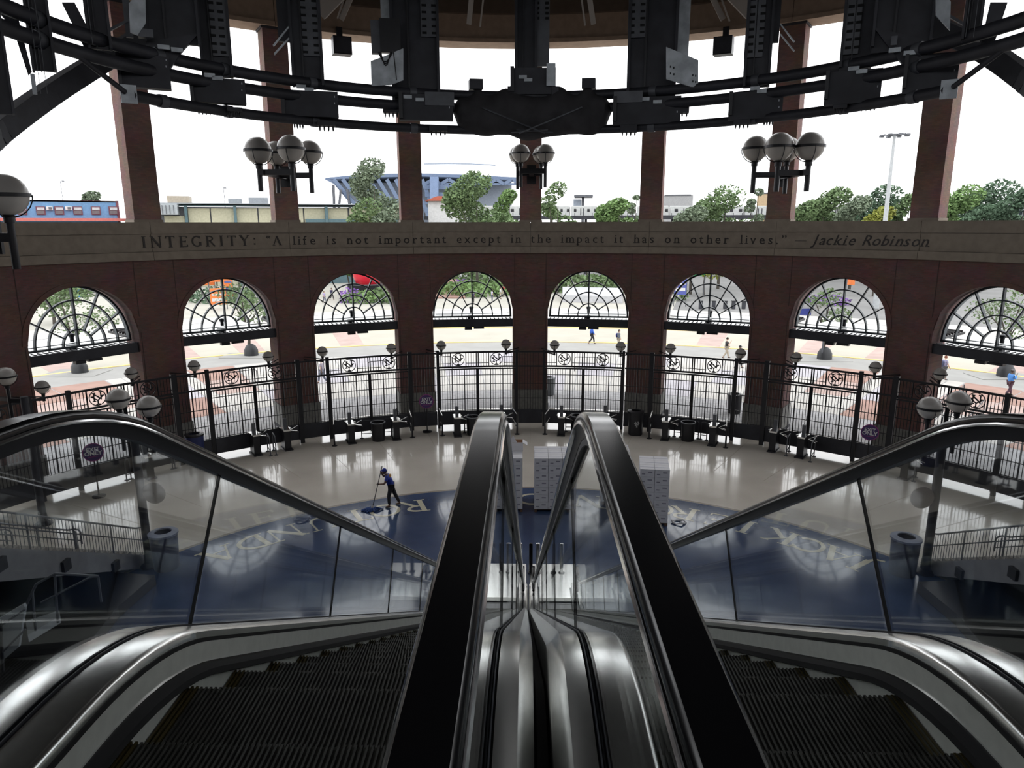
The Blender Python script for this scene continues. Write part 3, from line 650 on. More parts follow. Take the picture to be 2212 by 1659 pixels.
        if inner:
            for q in (.012, -.012): belt(up_([(gx+q-.003, .925), (gx+q-.003, .955), (gx+q+.003, .955), (gx+q+.003, .925)]), 'channel_strip', M_gsteel)
    sweep(MB(), rect(xc-.7, xc+.7, -1.15, -.62)).build('truss_box', solid('dark_cladding', (.05, .05, .055), .4, .3), t)
    sm = None; sy = None; ym = None
    k = 0; y = 1.9-.4*3
    while y < 19.6:
        z = stepz(y)
        if sm is None:
            st = step_mesh().build('step', M_tread, t); sm = st.data
            sy = []
            for s_ in (-1, 1):
                e = MB(); pr = []
                for q in range(3): x = .4985-q*.0179; pr += [(s_*x, .002), (s_*(x-.0078), .002), (s_*(x-.0078), -.010), (s_*(x-.0178), -.010)]
                e.add([(x, -.405, h) for x, h in pr]+[(x, 0, h) for x, h in pr], [(i, i+1, len(pr)+i+1, len(pr)+i) for i in range(len(pr)-1)])
                e = e.build('yellow_edge', M_yellow, st); sy.append(e.data); e.matrix_parent_inverse = Matrix()
            st.location = (xc, y, z); st.matrix_parent_inverse = world(t).inverted()
        else:
            st = bpy.data.objects.new('step', sm); COL.objects.link(st); adopt(st, t); st.location = (xc, y, z)
            for d_ in sy: e = bpy.data.objects.new('yellow_edge', d_); COL.objects.link(e); e.parent = st
        y += .4
    MB().box((xc, 20.5, .012), (1.5, 2.2, .02)).build('floor_plate', M_stain, t)
    MB().box((xc, 19.3, .026), (1.0, .2, .02)).build('comb_plate', M_stain2, t)
    MB().box((xc, -1.2, 9.41), (1.0, 3.6, .02)).build('top_plate', M_stain2, t)
    return t
escalator(-1.425, -.107, 'left stainless steel escalator with glass sides and black handrails', 'L')
escalator(1.505, .206, 'right stainless steel escalator with glass sides and black handrails', 'R')
mb = MB(); sweep(mb, rect(.034, .068, -.6, -.02)).build('gap_filler', M_brush); tag(bpy.data.objects['gap_filler'], 'black filler strip in the gap between the two escalators', 'strip')
# ================================================================ hanging steel ring and masts
RR = 12.3
def rp(a, z, r=RR): return pol(a, r, z)
ring = thing('steel_ring', 'dark curved steel ring of three pipes with hanging masts across the top', 'steelwork', rp(0, 16))
for nm, r, z, w in (('upper', RR, 15.95, .185), ('middle', RR, 15.47, .18), ('lower', RR, 14.66, .165)):
    a1 = 124 if nm != 'lower' else 71
    p_ = MB().tube([rp(a, z, r) for a in range(-a1, a1+1, 2)], w, 10).build('pipe', M_dsteel, ring, label=nm+' pipe of the ring')
    for a in (-85, -66, -55, -40, -22, 22, 40, 55, 66, 85):
        if abs(a) < a1: MB().tube([rp(a-.6, z, r), rp(a+.6, z, r)], w+.03, 10).build('coupling', M_gsteel, p_)
for s in (-1, 1):
    br = MB().tube([rp(s*81, 15.55), rp(s*72, 14.72)], .075, 8).build('brace_rod', M_dsteel, ring)
    MB().box((0, 0, 0), (.42, .1, .5), Matrix.Translation(rp(s*71.4, 14.68)) @ Matrix.Rotation(-RAD(s*32), 4, 'Z')).build('gusset', M_silver, ring, label='pale grey gusset plate')
class Plane:      # a vertical plane facing the upper landing, through a point of the ring
    def __init__(s, px, py, R=RR):
        s.P = cyl(px, py, R); s.a = atan2(s.P.x, s.P.y); s.M = Matrix.Translation((s.P.x, s.P.y, 0)) @ Matrix.Rotation(-s.a, 4, 'Z')
    def q(s, px, py):
        a, b, c = ray(px, py); n = Vector((sin(s.a), cos(s.a))); t = (s.P.x*n.x+s.P.y*n.y)/(a*n.x+b*n.y); z = H+c*t
        return ((a*t-s.P.x)*cos(s.a)-(b*t-s.P.y)*sin(s.a), 22.8 if py < 0 else z)
    def slab(s, x0, y0, x1, y1, d, th, name, m, parent, label=None):
        ym = (max(y0, 0)+y1)/2; a0, a1 = s.q(x0, ym)[0], s.q(x1, ym)[0]; z1, z0 = s.q(x0, max(y0, 0))[1], s.q(x1, y1)[1]
        if y0 < 0: z1 = 22.8
        return MB().box(((a0+a1)/2, d, (z0+z1)/2), (abs(a1-a0), th, abs(z1-z0)), s.M).build(name, m, parent, label=label)
    def poly(s, pts, d, th, name, m, parent, label=None):
        Q = [s.q(max(x, -999), y) for x, y in pts]; return MB().prism(Q, d-th/2, d+th/2, s.M).build(name, m, parent, label=label)
def mast(xc, body, hang=None, slots=None, feet=(), mid=None):
    P = Plane(xc, 150); w = P.slab(*body, .2, .14, 'mast', M_dsteel, ring)
    x0, y0, x1, y1 = body
    for x in (x0+2, x1-2): P.slab(x-3, y0, x+3, y1, .12, .4, 'flange', M_dsteel, w)
    P.slab(x0+(x1-x0)*.34, y0, x0+(x1-x0)*.38, y1, .08, .16, 'rib', M_black, w)
    if slots:
        P.slab(slots[0]-3, -20, slots[1]+3, slots[2], .05, .1, 'slotted_channel', M_gsteel, w); mb = MB(); (a0, z0), (a1, _) = P.q(slots[0], slots[2]), P.q(slots[1], slots[2]); k = z0+.15
        while k < 22.5:
            for x in (a0+.09, a1-.09): mb.box((x, -.01, k), (.17, .02, .08), P.M)
            k += .24
        mb.build('slot_holes', M_brush, w, kind='stuff')
    if hang:
        h = P.slab(*hang, -.08, .42, 'hanger_plate', M_dsteel, w)
        hx0, hy0, hx1, hy1 = hang
        for k in range(2): P.slab(hx1-9, hy0+14+k*14, hx1-7, hy0+18+k*14, -.3, .02, 'bolt_head', M_silver, h)
        P.slab(hx0, hy0-2, hx0+8, hy1-4, -.2, .5, 'end_plate', M_black, h)
    for fx0, fy0, fx1, fy1 in feet:
        f = P.slab(fx0, fy0, fx1, fy1, -.05, .4, 'clamp_foot', M_dsteel, w); (a0, z0), (a1, z1) = P.q(fx0, fy1), P.q(fx1, fy1)
        for k in range(4): MB().lathe([(.008, -.16), (.03, -.1), (.035, .02)], 6, P.M @ Matrix.Translation((a0+(a1-a0)*(k+.5)/4, -.05, z0))).build('bolt', M_black, f)
    for k, x in enumerate((x0+(x1-x0)*.35, x0+(x1-x0)*.6)):
        if hang: c = P.q(x, (hang[1]+body[3])/2+6*k); MB().box((c[0], -.32, c[1]), (.32, .08, .12), P.M).build('pipe_clip', M_silver, w)
    return P, w
P, w = mast(-10, (-45, -40, 14, 245)); 
P, w = mast(85, (60, -40, 112, 152)); P.poly([(8, 0), (30, 0), (68, 150), (60, 158)], .3, .14, 'diagonal_brace', M_dsteel, w); P.slab(67, 155, 77, 200, .3, .1, 'pale_plate', M_silver, w, 'pale grey plate')
for x in (74, 88): P.slab(x, 0, x+1.3, 205, -.3, .03, 'rod', M_gsteel, w)
P.poly([(-20, 0), (2, 0), (50, 60), (32, 62)], .4, .14, 'diagonal_brace', M_dsteel, w)
P, w = mast(212, (186, -40, 236, 106)); P.poly([(132, 0), (160, 0), (212, 100), (186, 108)], .3, .14, 'diagonal_brace', M_dsteel, w); P.slab(194, 0, 195.3, 100, -.3, .03, 'rod', M_gsteel, w)
P, w = mast(345, (314, -40, 428, 96), (255, 118, 367, 196)); wide = w
P.poly([(314, 90), (428, 74), (392, 112), (367, 150), (314, 150)], .1, .3, 'lower_web', M_dsteel, w); P.poly([(228, 68), (283, 40), (283, 46), (230, 74)], -.1, .1, 'side_arm', M_gsteel, w)
P.poly([(281, 22), (300, 0), (316, 0), (317, 62), (300, 88), (284, 82)], -.66, .08, 'splice_plate', M_silver, w, 'whitish galvanised splice plate'); P.slab(268, -40, 283, 80, .1, .1, 'side_channel', M_gsteel, w)
P.slab(300, 72, 332, 92, -.5, .3, 'bearing_block', M_gsteel, w)
mast(463, (430, -40, 497, 166), (411, 168, 530, 228), (458, 490, 122), ((425, 226, 457, 237), (491, 233, 523, 243)))
P, w = mast(660, (627, -40, 695, 185), (608, 196, 730, 256), (655, 690, 122), ((633, 258, 657, 268), (686, 262, 724, 274)))
for k in range(2): P.poly([(590+2*k, 100+18*k), (623+k, 60+24*k), (625+k, 63+24*k), (592+2*k, 104+18*k)], -.2, .04, 'cross_rod', M_silver, w)
P.slab(598, -40, 628, 84, .5, .2, 'rear_channel', M_dsteel, w)
P, w = mast(895, (845, -40, 948, 220), (862, 205, 978, 262), (912, 943, 80), ((828, 232, 862, 245), (927, 272, 966, 285)))
P.slab(822, -40, 848, 60, .3, .12, 'pale_web', M_silver, w, 'pale grey column web'); P.slab(803, 50, 824, 121, -.3, .3, 'junction_box', M_gsteel, w, 'grey junction box'); P.slab(822, 47, 866, 121, -.42, .22, 'box_door', M_black, w)
P.poly([(803, 140), (830, 130), (872, 113), (872, 180), (846, 190), (805, 193)], -.6, .08, 'splice_plate', M_silver, w, 'whitish galvanised splice plate')
for k in range(3):
    q = [P.q(819+k*3+(30-5*k)*j/8, 122+(20+4*k)*sin(pi*j/8)) for j in range(9)]; MB().tube([P.M @ Vector((x, -.68, z)) for x, z in q], .02, 5).build('cable', M_black, w)
q = [P.q(851+j, 118+9*j) for j in range(8)]; MB().tube([P.M @ Vector((x, -.68, z)) for x, z in q], .018, 5).build('cable', M_black, w)
P.slab(918, 202, 980, 232, -.2, .4, 'end_bracket', M_gsteel, w)
P, w = mast(1148, (1113, -40, 1160, 190), (1103, 150, 1200, 206)); P.slab(1158, -40, 1187, 142, .1, .14, 'pale_web', M_gsteel, w); P.slab(1180, 142, 1199, 190, -.42, .06, 'collar_plate', M_silver, w)
for x in (1097, 1191): P.slab(x, 190, x+15, 214, -.2, .3, 'ear_plate', M_dsteel, w)
for y in range(4, 40, 11):
    for x in (1158, 1178): P.slab(x, y, x+7, y+5, -.02, .03, 'web_hole', M_brush, w)
P, w = mast(1410, (1357, -40, 1462, 220), (1325, 214, 1470, 268), (1360, 1392, 80), ((1340, 270, 1376, 286), (1450, 232, 1488, 245)))
P.slab(1460, -40, 1490, 130, .25, .12, 'pale_web', M_silver, w, 'pale grey column web'); P.poly([(1438, 110), (1506, 138), (1506, 195), (1490, 194), (1438, 178)], -.6, .08, 'splice_plate', M_silver, w, 'whitish galvanised splice plate')
for x, y in ((1446, 150), (1453, 152), (1446, 164), (1453, 166), (1493, 168), (1499, 169), (1493, 181), (1499, 182)): P.slab(x, y, x+2.5, y+4, -.65, .02, 'bolt_hole', M_brush, w)
P.slab(1327, 202, 1388, 224, -.2, .4, 'end_bracket', M_gsteel, w)
P, w = mast(1642, (1611, -40, 1668, 185), (1575, 204, 1690, 256), (1614, 1648, 122), ((1585, 258, 1620, 269), (1648, 250, 1672, 262)))
P.slab(1660, -40, 1686, 84, .5, .2, 'rear_channel', M_dsteel, w)
for k in range(2): P.poly([(1684, 56+22*k), (1686, 54+22*k), (1716, 92+20*k), (1714, 95+20*k)], -.2, .04, 'cross_rod', M_silver, w)
P, w = mast(1855, (1820, -40, 1888, 145), (1783, 160, 1903, 222), (1824, 1856, 115), ((1858, 216, 1894, 230), (1800, 226, 1830, 234)))
P, w = mast(1960, (1888, -40, 2016, 100), (1952, 126, 2068, 198)); P.poly([(1888, 60), (2016, 90), (2016, 150), (1950, 140), (1912, 92)], .1, .3, 'lower_web', M_dsteel, w)
P.poly([(2018, 0), (2038, 0), (2050, 18), (2048, 78), (2018, 46)], -.66, .08, 'splice_plate', M_silver, w, 'whitish galvanised splice plate'); P.slab(1925, 84, 1938, 102, -.3, .1, 'small_plate', M_gsteel, w)
P.poly([(2050, 40), (2052, 34), (2102, 62), (2098, 68)], -.1, .1, 'side_arm', M_gsteel, w)
P, w = mast(2100, (2082, -40, 2122, 85)); P.poly([(2140, 0), (2178, 0), (2148, 92), (2118, 96)], .3, .14, 'diagonal_brace', M_dsteel, w)
for x in (2090, 2107): P.slab(x, 0, x+1.3, 85, -.3, .03, 'rod', M_gsteel, w)
# cloth-wrapped bundle hanging at the middle of the ring
mb = MB(); NA, NC = 60, 20; vs = []
for i in range(NA+1):
    u = -1+2*i/NA; a = u*14.6
    au = abs(u); top = 15.95+.32*math.exp(-((au-.33)/.14)**2)*(1 if au > .1 else .8)+.34*math.exp(-((au-.70)/.10)**2)-.1*au; bot = 14.38+.28*u*u-.05*cos(u*9)
    if au > .87: k = (au-.87)/.13; bot += .34*(1-abs(2*k-1)*.0)*(1-k)*0+.25*k
    ry = .62-.2*u*u; cz, rz = (top+bot)/2, (top-bot)/2; e = max(.25, 1-max(0, (au-.93)/.07)*.7)
    for j in range(NC):
        p = 2*pi*j/NC; f = 1+.05*sin(3*p+7*u)+.04*sin(14*u+2*p)
        vs.append(pol(a, RR-ry*e*cos(p)*f, cz+rz*e*sin(p)*f))
mb.add(vs, [(i*NC+k, i*NC+(k+1) % NC, (i+1)*NC+(k+1) % NC, (i+1)*NC+k) for i in range(NA) for k in range(NC)]+[tuple(range(NC))[::-1], tuple(NA*NC+k for k in range(NC))], True)
t = thing('wrapped_bundle', 'black cloth-wrapped bundle sagging from the middle of the ring, bound with straps', 'bundle', rp(0, 15))
mb.build('cloth', mat('black_cloth', (.04, .038, .042), .8, noise_=.3, nscale=2, bump=.6), t)
for s in (-1, 1):
    MB().tube([pol(s*(-9.5+1.0*k), RR-.60-.03*sin(k/14*pi), 15.42-.078*k+.0*k*k) for k in range(13)], .03, 5).build('strap', M_gsteel, t)
    MB().tube([pol(s*(-3.0+1.0*k), RR-.56+.02*k, 14.62-.012*k) for k in range(8)], .022, 5).build('strap', M_gsteel, t)
    MB().box((0, 0, 0), (.52, .5, .36), bayM(s*10.4, RR, 16.35)).build('top_cap', M_dsteel, t)
# great curved arch beams on both sides
for s, pts in ((-1, [(-60, 340), (0, 280), (110, 200), (235, 122), (330, 62), (420, -25)]), (1, [(2290, 235), (2212, 168), (2120, 105), (2010, 50), (1900, -20)])):
    P = [cyl(x, y, 14.6) for x, y in pts]
    d_ = P[0]-P[1]; e1 = P[0]+d_*1.3+Vector((0, 0, -1.0)); P = [Vector((s*23.2, e1.y-7, 1.0)), Vector((s*21.0, e1.y-3.5, 6.0)), e1+Vector((s*1.5, 0, -1))]+P
    t = thing('arch_beam', 'curved dark box-section arch beam rising behind the ring on the '+('left' if s < 0 else 'right'), 'beam', P[1])
    mb = MB(); Q = []
    for i in range(len(P)-1):
        for k in range(5): 
            u = k/5; p0, p1, p2, p3 = P[max(0, i-1)], P[i], P[i+1], P[min(len(P)-1, i+2)]
            Q.append(.5*((2*p1)+(p2-p0)*u+(2*p0-5*p1+4*p2-p3)*u*u+(3*p1-p0-3*p2+p3)*u**3))
    for A, B in zip(Q, Q[1:]): mb.bar(A, B+(B-A)*.02, .45, .55)
    mb.build('box_section', M_dsteel, t)
    mb = MB()
    for A, B in zip(Q, Q[1:]): mb.bar(A+Vector((-s*.0, -.0, -.33)), B+Vector((0, 0, -.33)), .42, .05)
    mb.build('lower_flange', M_gsteel, t)
# pale ceiling braces, small rods and loudspeakers under the lintel
for x0, y0, x1, y1, w, d in ((1020, -20, 1013, 52, .26, 'thick, left of the middle mast'), (1046, -20, 1037, 58, .09, 'thin, left of the middle mast'), (1254, -20, 1264, 55, .09, 'thin, right of the middle mast'), (1271, -20, 1282, 52, .26, 'thick, right of the middle mast'),
                           (764, -20, 737, 42, .26, 'thick, above the left loudspeaker'), (748, -20, 729, 40, .08, 'thin, above the left loudspeaker'), (1532, -20, 1562, 42, .26, 'thick, above the right loudspeaker'), (1552, -20, 1576, 46, .08, 'thin, above the right loudspeaker'),
                           (738, -25, 690, 25, .8, 'broad, beside the left slotted mast'), (1578, -25, 1625, 25, .8, 'broad, beside the right slotted mast')):
    p = cyl(x0, y0, 21.5); q = cyl(x1, y1, 22.6); o = MB().bar(p, q, w, w*.4, up=(0, 1, .3)).build('ceiling_brace', mat('pale_paint', (.30, .28, .26), .6)); tag(o, 'pale slanted ceiling brace, '+d, 'brace')
for x, d in ((738, 'left'), (1563, 'right')):
    p = cyl(x, 100, 23.0); a = degrees(atan2(p.x-WC[0], p.y-WC[1])); t = thing('loudspeaker', 'square dark loudspeaker box hanging under the lintel on the '+d, 'speaker', p); M = bayM(a, 23.0, p.z)
    MB().box((0, 0, 0), (.92, .6, .84), M).build('cabinet', M_black, t); MB().box((0, -.31, 0), (.8, .03, .72), M).build('grille', M_dsteel, t); MB().box((0, .45, .55), (.3, .12, .9), M).build('hanger', M_black, t); MB().box((0, .25, .3), (.3, .5, .1), M).build('hanger_arm', M_black, t)
# ================================================================ globe lamps
def globe_into(t, c, r, stem=None, M=None):
    c = Vector(c)
    MB().sphere(c, r, 18, 6, 0, 88).build('globe_top', M_globetop, t, label='darker upper half of the globe'); g = MB().sphere(c, r, 18, 6, -88, 0).build('globe', M_globe, t)  # globe in two tones, the upper half darker
    MB().ring([(r*.98, -r*.09), (r*1.08, -r*.09), (r*1.08, r*.09), (r*.98, r*.09)], 20, Matrix.Translation(c)).build('band', M_black, t)
    mb = MB()
    for k in range(3): a = 2*pi*k/3-pi/2; mb.tube([c+Vector((cos(a)*1.1*r*cos(RAD(e)), sin(a)*1.1*r*cos(RAD(e)), 1.1*r*sin(RAD(e)))) for e in range(0, -81, -16)], r*.035, 4)
    mb.build('cage_wires', M_black, t, kind='stuff')
    MB().lathe([(r*.26, -1.35*r), (r*.26, -1.08*r), (r*.34, -1.0*r), (r*.2, -.96*r)], 12, Matrix.Translation(c)).build('socket', M_black, t)
def cluster(gl, hub, dsc, tail=1.1):
    t = thing('wall_lamp', dsc, 'lamp', hub); hub = Vector(hub)
    for (x, y, Y, r) in gl:
        c = at(x, y, y=Y); globe_into(t, c, r)
        b_ = Vector((c.x, c.y, hub.z)); MB().tube([Vector((c.x, c.y, c.z-r*1.3)), b_+Vector((0, 0, .3))], r*.10, 8).build('stem', M_black, t)
        MB().tube([b_+Vector((0, 0, .45)), b_-Vector((0, 0, tail*.75))], r*.19, 10).build('tail_tube', M_black, t)
        MB().bar(b_, Vector((hub.x, b_.y, hub.z)), .22, .25).build('arm', M_black, t)
    MB().bar(Vector((hub.x, min(g[2] for g in gl)-.2, hub.z)), hub, .26, .25).build('hub_arm', M_black, t)
    mb = MB().box((0, 0, 0), (.5, .12, 1.0), Matrix.Translation(hub)); mb.build('wall_plate', M_black, t)
cluster([(557, 325, 33.6, .60), (628, 321, 33.2, .60), (596, 331, 35.6, .56), (669, 329, 35.4, .56)], at(617, 382, y=36.4), 'wall lamp with four banded globes on the left brick column')
cluster([(1125, 331, 38.6, .47), (1178, 331, 38.6, .47), (1118, 334, 40.4, .46), (1169, 334, 40.4, .46)], at(1148, 377, y=41.2), 'smaller wall lamp with four banded globes on the middle brick column')
cluster([(1632, 321, 35.0, .58), (1684, 317, 33.6, .62), (1702, 322, 35.8, .56), (1750, 316, 33.4, .62)], at(1688, 382, y=36.4), 'wall lamp with four banded globes on the right brick column')
cluster([(12, 421, 20.5, .58)], at(-15, 512, y=21.2), 'large banded globe lamp cut by the left edge, in front of the blue building', 1.2)
GP = [(953, 746), (1093, 743), (1198, 745), (1341, 748), (1449, 752), (1600, 763), (696, 759), (845, 752), (579, 770), (419, 790), (283, 806), (91, 836), (1720, 772), (1891, 793), (2031, 808)]
GD = ['left side of the fourth arch', 'right side of the fourth arch', 'left side of the fifth arch', 'right side of the fifth arch', 'left side of the sixth arch', 'right side of the sixth arch', 'left side of the third arch', 'right side of the third arch', 'right side of the second arch', 'left side of the second arch', 'right side of the leftmost arch', 'left side of the leftmost arch', 'left side of the seventh arch', 'right side of the seventh arch', 'left side of the rightmost arch']
for (x, y), d in zip(GP, GD):
    c = cyl(x, y, 22.75); a = degrees(atan2(c.x-WC[0], c.y-WC[1])); s = -1 if d.startswith('left') else 1
    t = thing('globe_lamp', 'small banded globe lamp on the '+d, 'lamp', c); globe_into(t, c, .27)
    MB().tube([c-Vector((0, 0, .36)), c-Vector((0, 0, .6))], .06, 8).build('stem', M_black, t)
    q = pol(a+s*1.9, WR-.02, c.z-.55); MB().bar(c-Vector((0, 0, .55)), q, .06, .06).build('arm', M_black, t); MB().bar(c-Vector((0, 0, .42)), pol(a+s*1.9, WR-.02, c.z-.38), .04, .04).build('arm', M_black, t)
# ================================================================ standing lamps, bins, signs
def px_on(x, y, Y): return at(x, y, y=Y)
def stand_lamp(base, globes, dsc, disc=None, r=.34):
    base = Vector(base); t = thing('lamp_post', dsc, 'lamp', base); zt = min(g.z for g in globes)-.75
    MB().tube([base, base+Vector((0, 0, zt))], .13, 12).build('pole', M_dsteel, t)
    MB().lathe([(.3, 0), (.3, .06), (.16, .16), (.14, .5)], 14, Matrix.Translation(base)).build('base_flange', M_black, t)
    for g in globes:
        globe_into(t, g, r); MB().tube([g-Vector((0, 0, r*1.3)), Vector((g.x, g.y, zt-.9))], .065, 8).build('stem', M_black, t)
        MB().bar(Vector((g.x, g.y, zt-.15)), base+Vector((0, 0, zt-.15)), .1, .14).build('arm', M_black, t)
    if disc is not None:
        d = Vector(disc); a = atan2(d.x, d.y)+.5*(1 if d.x < 0 else -1)
        MB().lathe([(.02, -.02), (.36, -.02), (.36, .02), (.02, .02)], 24, Matrix.Translation(d) @ Matrix.Rotation(-a, 4, 'Z') @ Matrix.Rotation(pi/2, 4, 'X')).build('disc_sign', solid('brown_disc', (.17, .145, .13), .6), t, label='round brown disc sign seen from behind')
        MB().bar(Vector((d.x, d.y, d.z)), Vector((base.x, base.y, d.z)), .05, .05).build('bracket', M_black, t)
stand_lamp((-12.45, 21.25, 0), [px_on(255, 862, 21.6), px_on(321, 878, 20.9)], 'tall two-globe lamp post behind the left escalator glass', px_on(333, 1065, 21.15))
stand_lamp((12.85, 21.25, 0), [px_on(2008, 881, 20.9), px_on(2071, 868, 21.6)], 'tall two-globe lamp post behind the right escalator glass', px_on(1992, 1075, 21.15))
g_ = px_on(12, 813, 24.5); stand_lamp((g_.x+.55, 24.5, 0), [g_, g_+Vector((-.9, .4, .1))], 'lamp post at the left edge of the picture', None, .33)
def can(p, r, h, dsc, m, rim=M_black, lid=False, logo=False):
    t = thing('litter_bin', dsc, 'bin', p); T = Matrix.Translation(p)
    MB().ring([(.02, 0), (r*.86, 0), (r*.9, .03), (r, h*.96), (r*.93, h*.96), (r*.84, h*.1), (.02, h*.1)], 22, T).build('body', m, t)
    MB().ring([(r*.93, h*.95), (r*1.07, h*.95), (r*1.07, h), (r*.62 if lid else r*.97, h+.04 if lid else h), (r*.6 if lid else r*.93, h)], 22, T).build('rim', rim, t)
    MB().lathe([(.01, h*.7), (r*.85, h*.7), (r*.85, h*.72), (.01, h*.72)], 16, T).build('bin_liner', M_brush, t)
    if logo:
        u = Vector((cos(.15), -sin(.15), 0)); mb = MB(); emblem_ny(mb, Vector((p[0], p[1], h*.52))-Vector((0, r*1.03, 0)), u, .17, .04, .03); mb.build('emblem', mat('grey_print', (.35, .35, .36), .6), t, label='interlocked letters N and Y')
    return t
can(at(361, 1226, z=0), .43, 1.25, 'round dark blue litter bin with wide grey rim beside the left lamp post', solid('bin_blue', (.04, .045, .09), .5), solid('bin_rim', (.22, .24, .32), .5), True)
can(at(1948, 1238, z=0), .43, 1.25, 'round dark blue litter bin with wide grey rim beside the right lamp post', solid('bin_blue', (.04, .045, .09), .5), solid('bin_rim', (.22, .24, .32), .5), True)
can(at(818, 951, z=0), .36, 1.0, 'round black litter bin left of centre, between two turnstile posts', M_black, M_gsteel)
can(at(1485, 951, z=0), .36, 1.0, 'round black litter bin right of centre, under the sixth arch', M_black, M_gsteel)
can(at(1022, 938, z=0), .36, 1.0, 'round black litter bin half hidden behind the left inner handrail', M_black, M_gsteel)
can(at(1246, 935, z=0), .36, 1.0, 'round black litter bin half hidden behind the right inner handrail', M_black, M_gsteel)
can(at(1372, 938, z=0), .42, 1.3, 'tall black litter bin with a light letter emblem, right of the right handrail', M_black, M_black, True, True)
can(at(425, 996, z=0), .42, 1.35, 'square-shouldered blue and black bin seen through the left glass', solid('bin_blue2', (.02, .03, .12), .5), M_black, True)
can(at(1187, 873, z=0)+Vector((0, 2.6, 0)), .45, 1.15, 'grey wheeled bin standing outside the gate, right of the middle pier', solid('bin_grey', (.14, .15, .16), .6), solid('bin_grey', (.14, .15, .16), .6), True)
can(at(1600, 905, z=0)+Vector((0, 1.4, 0)), .42, 1.15, 'black bin standing outside beside the pier right of the sixth arch', M_black, M_black, True)
M_txt = mat('white_print', (.7, .7, .72), .6)
def sign(px, py, Y, r, dsc):
    c = at(px, py, y=Y); a = atan2(c.x, c.y); t = thing('exit_sign', dsc, 'sign', (c.x, c.y, 0)); M = Matrix.Translation(c) @ Matrix.Rotation(-a, 4, 'Z')
    D = M @ Matrix.Rotation(pi/2, 4, 'X')
    MB().lathe([(.01, -.015), (r, -.015), (r, .015), (.01, .015)], 28, D).build('disc', solid('sign_purple', (.06, .03, .14), .5, 0, 0), t)
    MB().ring([(r*.93, .0), (r*1.02, .0), (r*1.02, .02), (r*.93, .02)], 28, D).build('sign_rim', solid('sign_magenta', (.28, .04, .20), .5), t)
    MB().tube([(c.x, c.y, .05), c-Vector((0, 0, r))], .03, 8).build('sign_pole', M_black, t); MB().lathe([(.26, 0), (.26, .05), (.05, .09), (.03, .12)], 14, Matrix.Translation((c.x, c.y, 0))).build('sign_base', M_black, t)
    for k, (w, z) in enumerate((('EXIT', .12), ('ONLY', -.32))):
        me = curve_text_mesh(w, r*.62); x1 = max(v.co.x for v in me.vertices)
        for v in me.vertices: v.co = M @ Vector((v.co.x-x1/2, -.025-v.co.z*.3, v.co.y+z*r))
        me.materials.clear(); me.materials.append(M_txt); o = bpy.data.objects.new('sign_text', me); COL.objects.link(o); adopt(o, t); o['label'] = 'white word '+w
    MB().box((0, -.02, -.5*r), (r*1.1, .01, r*.07), M).build('small_print', solid('sign_magenta', (.28, .04, .20), .5), t)
sign(921, 867, 36.9, .38, 'round purple exit-only sign left of the left inner handrail')
sign(1879, 934, 30.6, .36, 'round purple exit-only sign on the right, near the fence')
sign(201, 977, 27.3, .38, 'round purple exit-only sign seen through the left glass')
# ---------------------------------------------------------------- turnstile posts and barriers
def inring(p, lim):
    d = Vector((p.x-FC[0], p.y-FC[1], 0)); return Vector((FC[0], FC[1], 0))+d*min(1, (FR-lim)/d.length)
def pedestal(px, py, dsc):
    p = inring(at(px, py, z=0), .85); a = atan2(p.x-FC[0], p.y-FC[1]); M = Matrix.Translation(p) @ Matrix.Rotation(-a, 4, 'Z'); t = thing('turnstile', dsc, 'turnstile', p)
    MB().box((0, .25, .5), (.32, .7, 1.0), M).build('cabinet', M_black, t); MB().box((0, .2, .03), (.42, .9, .06), M).build('base_plate', M_black, t)
    MB().prism([(-.17, .98), (.17, .98), (.2, 1.06), (-.2, 1.06)], -.15, .62, M).build('top_plate', M_stain, t)
    MB().box((0, .3, 1.3), (.17, .14, .52), M).build('ticket_reader', M_gsteel, t)
    for s in (-1, 1): MB().bar(M @ Vector((s*.22, -.1, 1.12)), M @ Vector((s*.2, .62, 1.02)), .04, .03).build('guide_bar', M_stain, t)
    hub = M @ Vector((.2, .25, .9)); 
    for k in range(3): d = M.to_3x3() @ Vector((.42, .16*sin(k*2.1), .2*cos(k*2.1))); MB().tube([hub, hub+d], .018, 6).build('arm', M_stain, t)
TD = ['left', 'right']
for i, (x, y, d) in enumerate(((760, 957, 'left post under the third arch'), (857, 949, 'right post under the third arch'), (989, 942, 'left post under the fourth arch'), (1083, 938, 'right post under the fourth arch, behind the handrail'), (1212, 940, 'left post under the fifth arch, behind the handrail'),
        (1305, 940, 'right post under the fifth arch, behind the handrail'), (1436, 950, 'left post under the sixth arch'), (1538, 962, 'right post under the sixth arch'), (1668, 975, 'left post under the seventh arch'), (1728, 988, 'right post under the seventh arch'),
        (553, 980, 'left post under the second arch'), (622, 971, 'right post under the second arch'), (298, 1018, 'post under the leftmost arch, behind the glass'), (1960, 1030, 'post under the rightmost arch, behind the glass'))):
    pedestal(x, y, 'black turnstile with steel top, '+d)
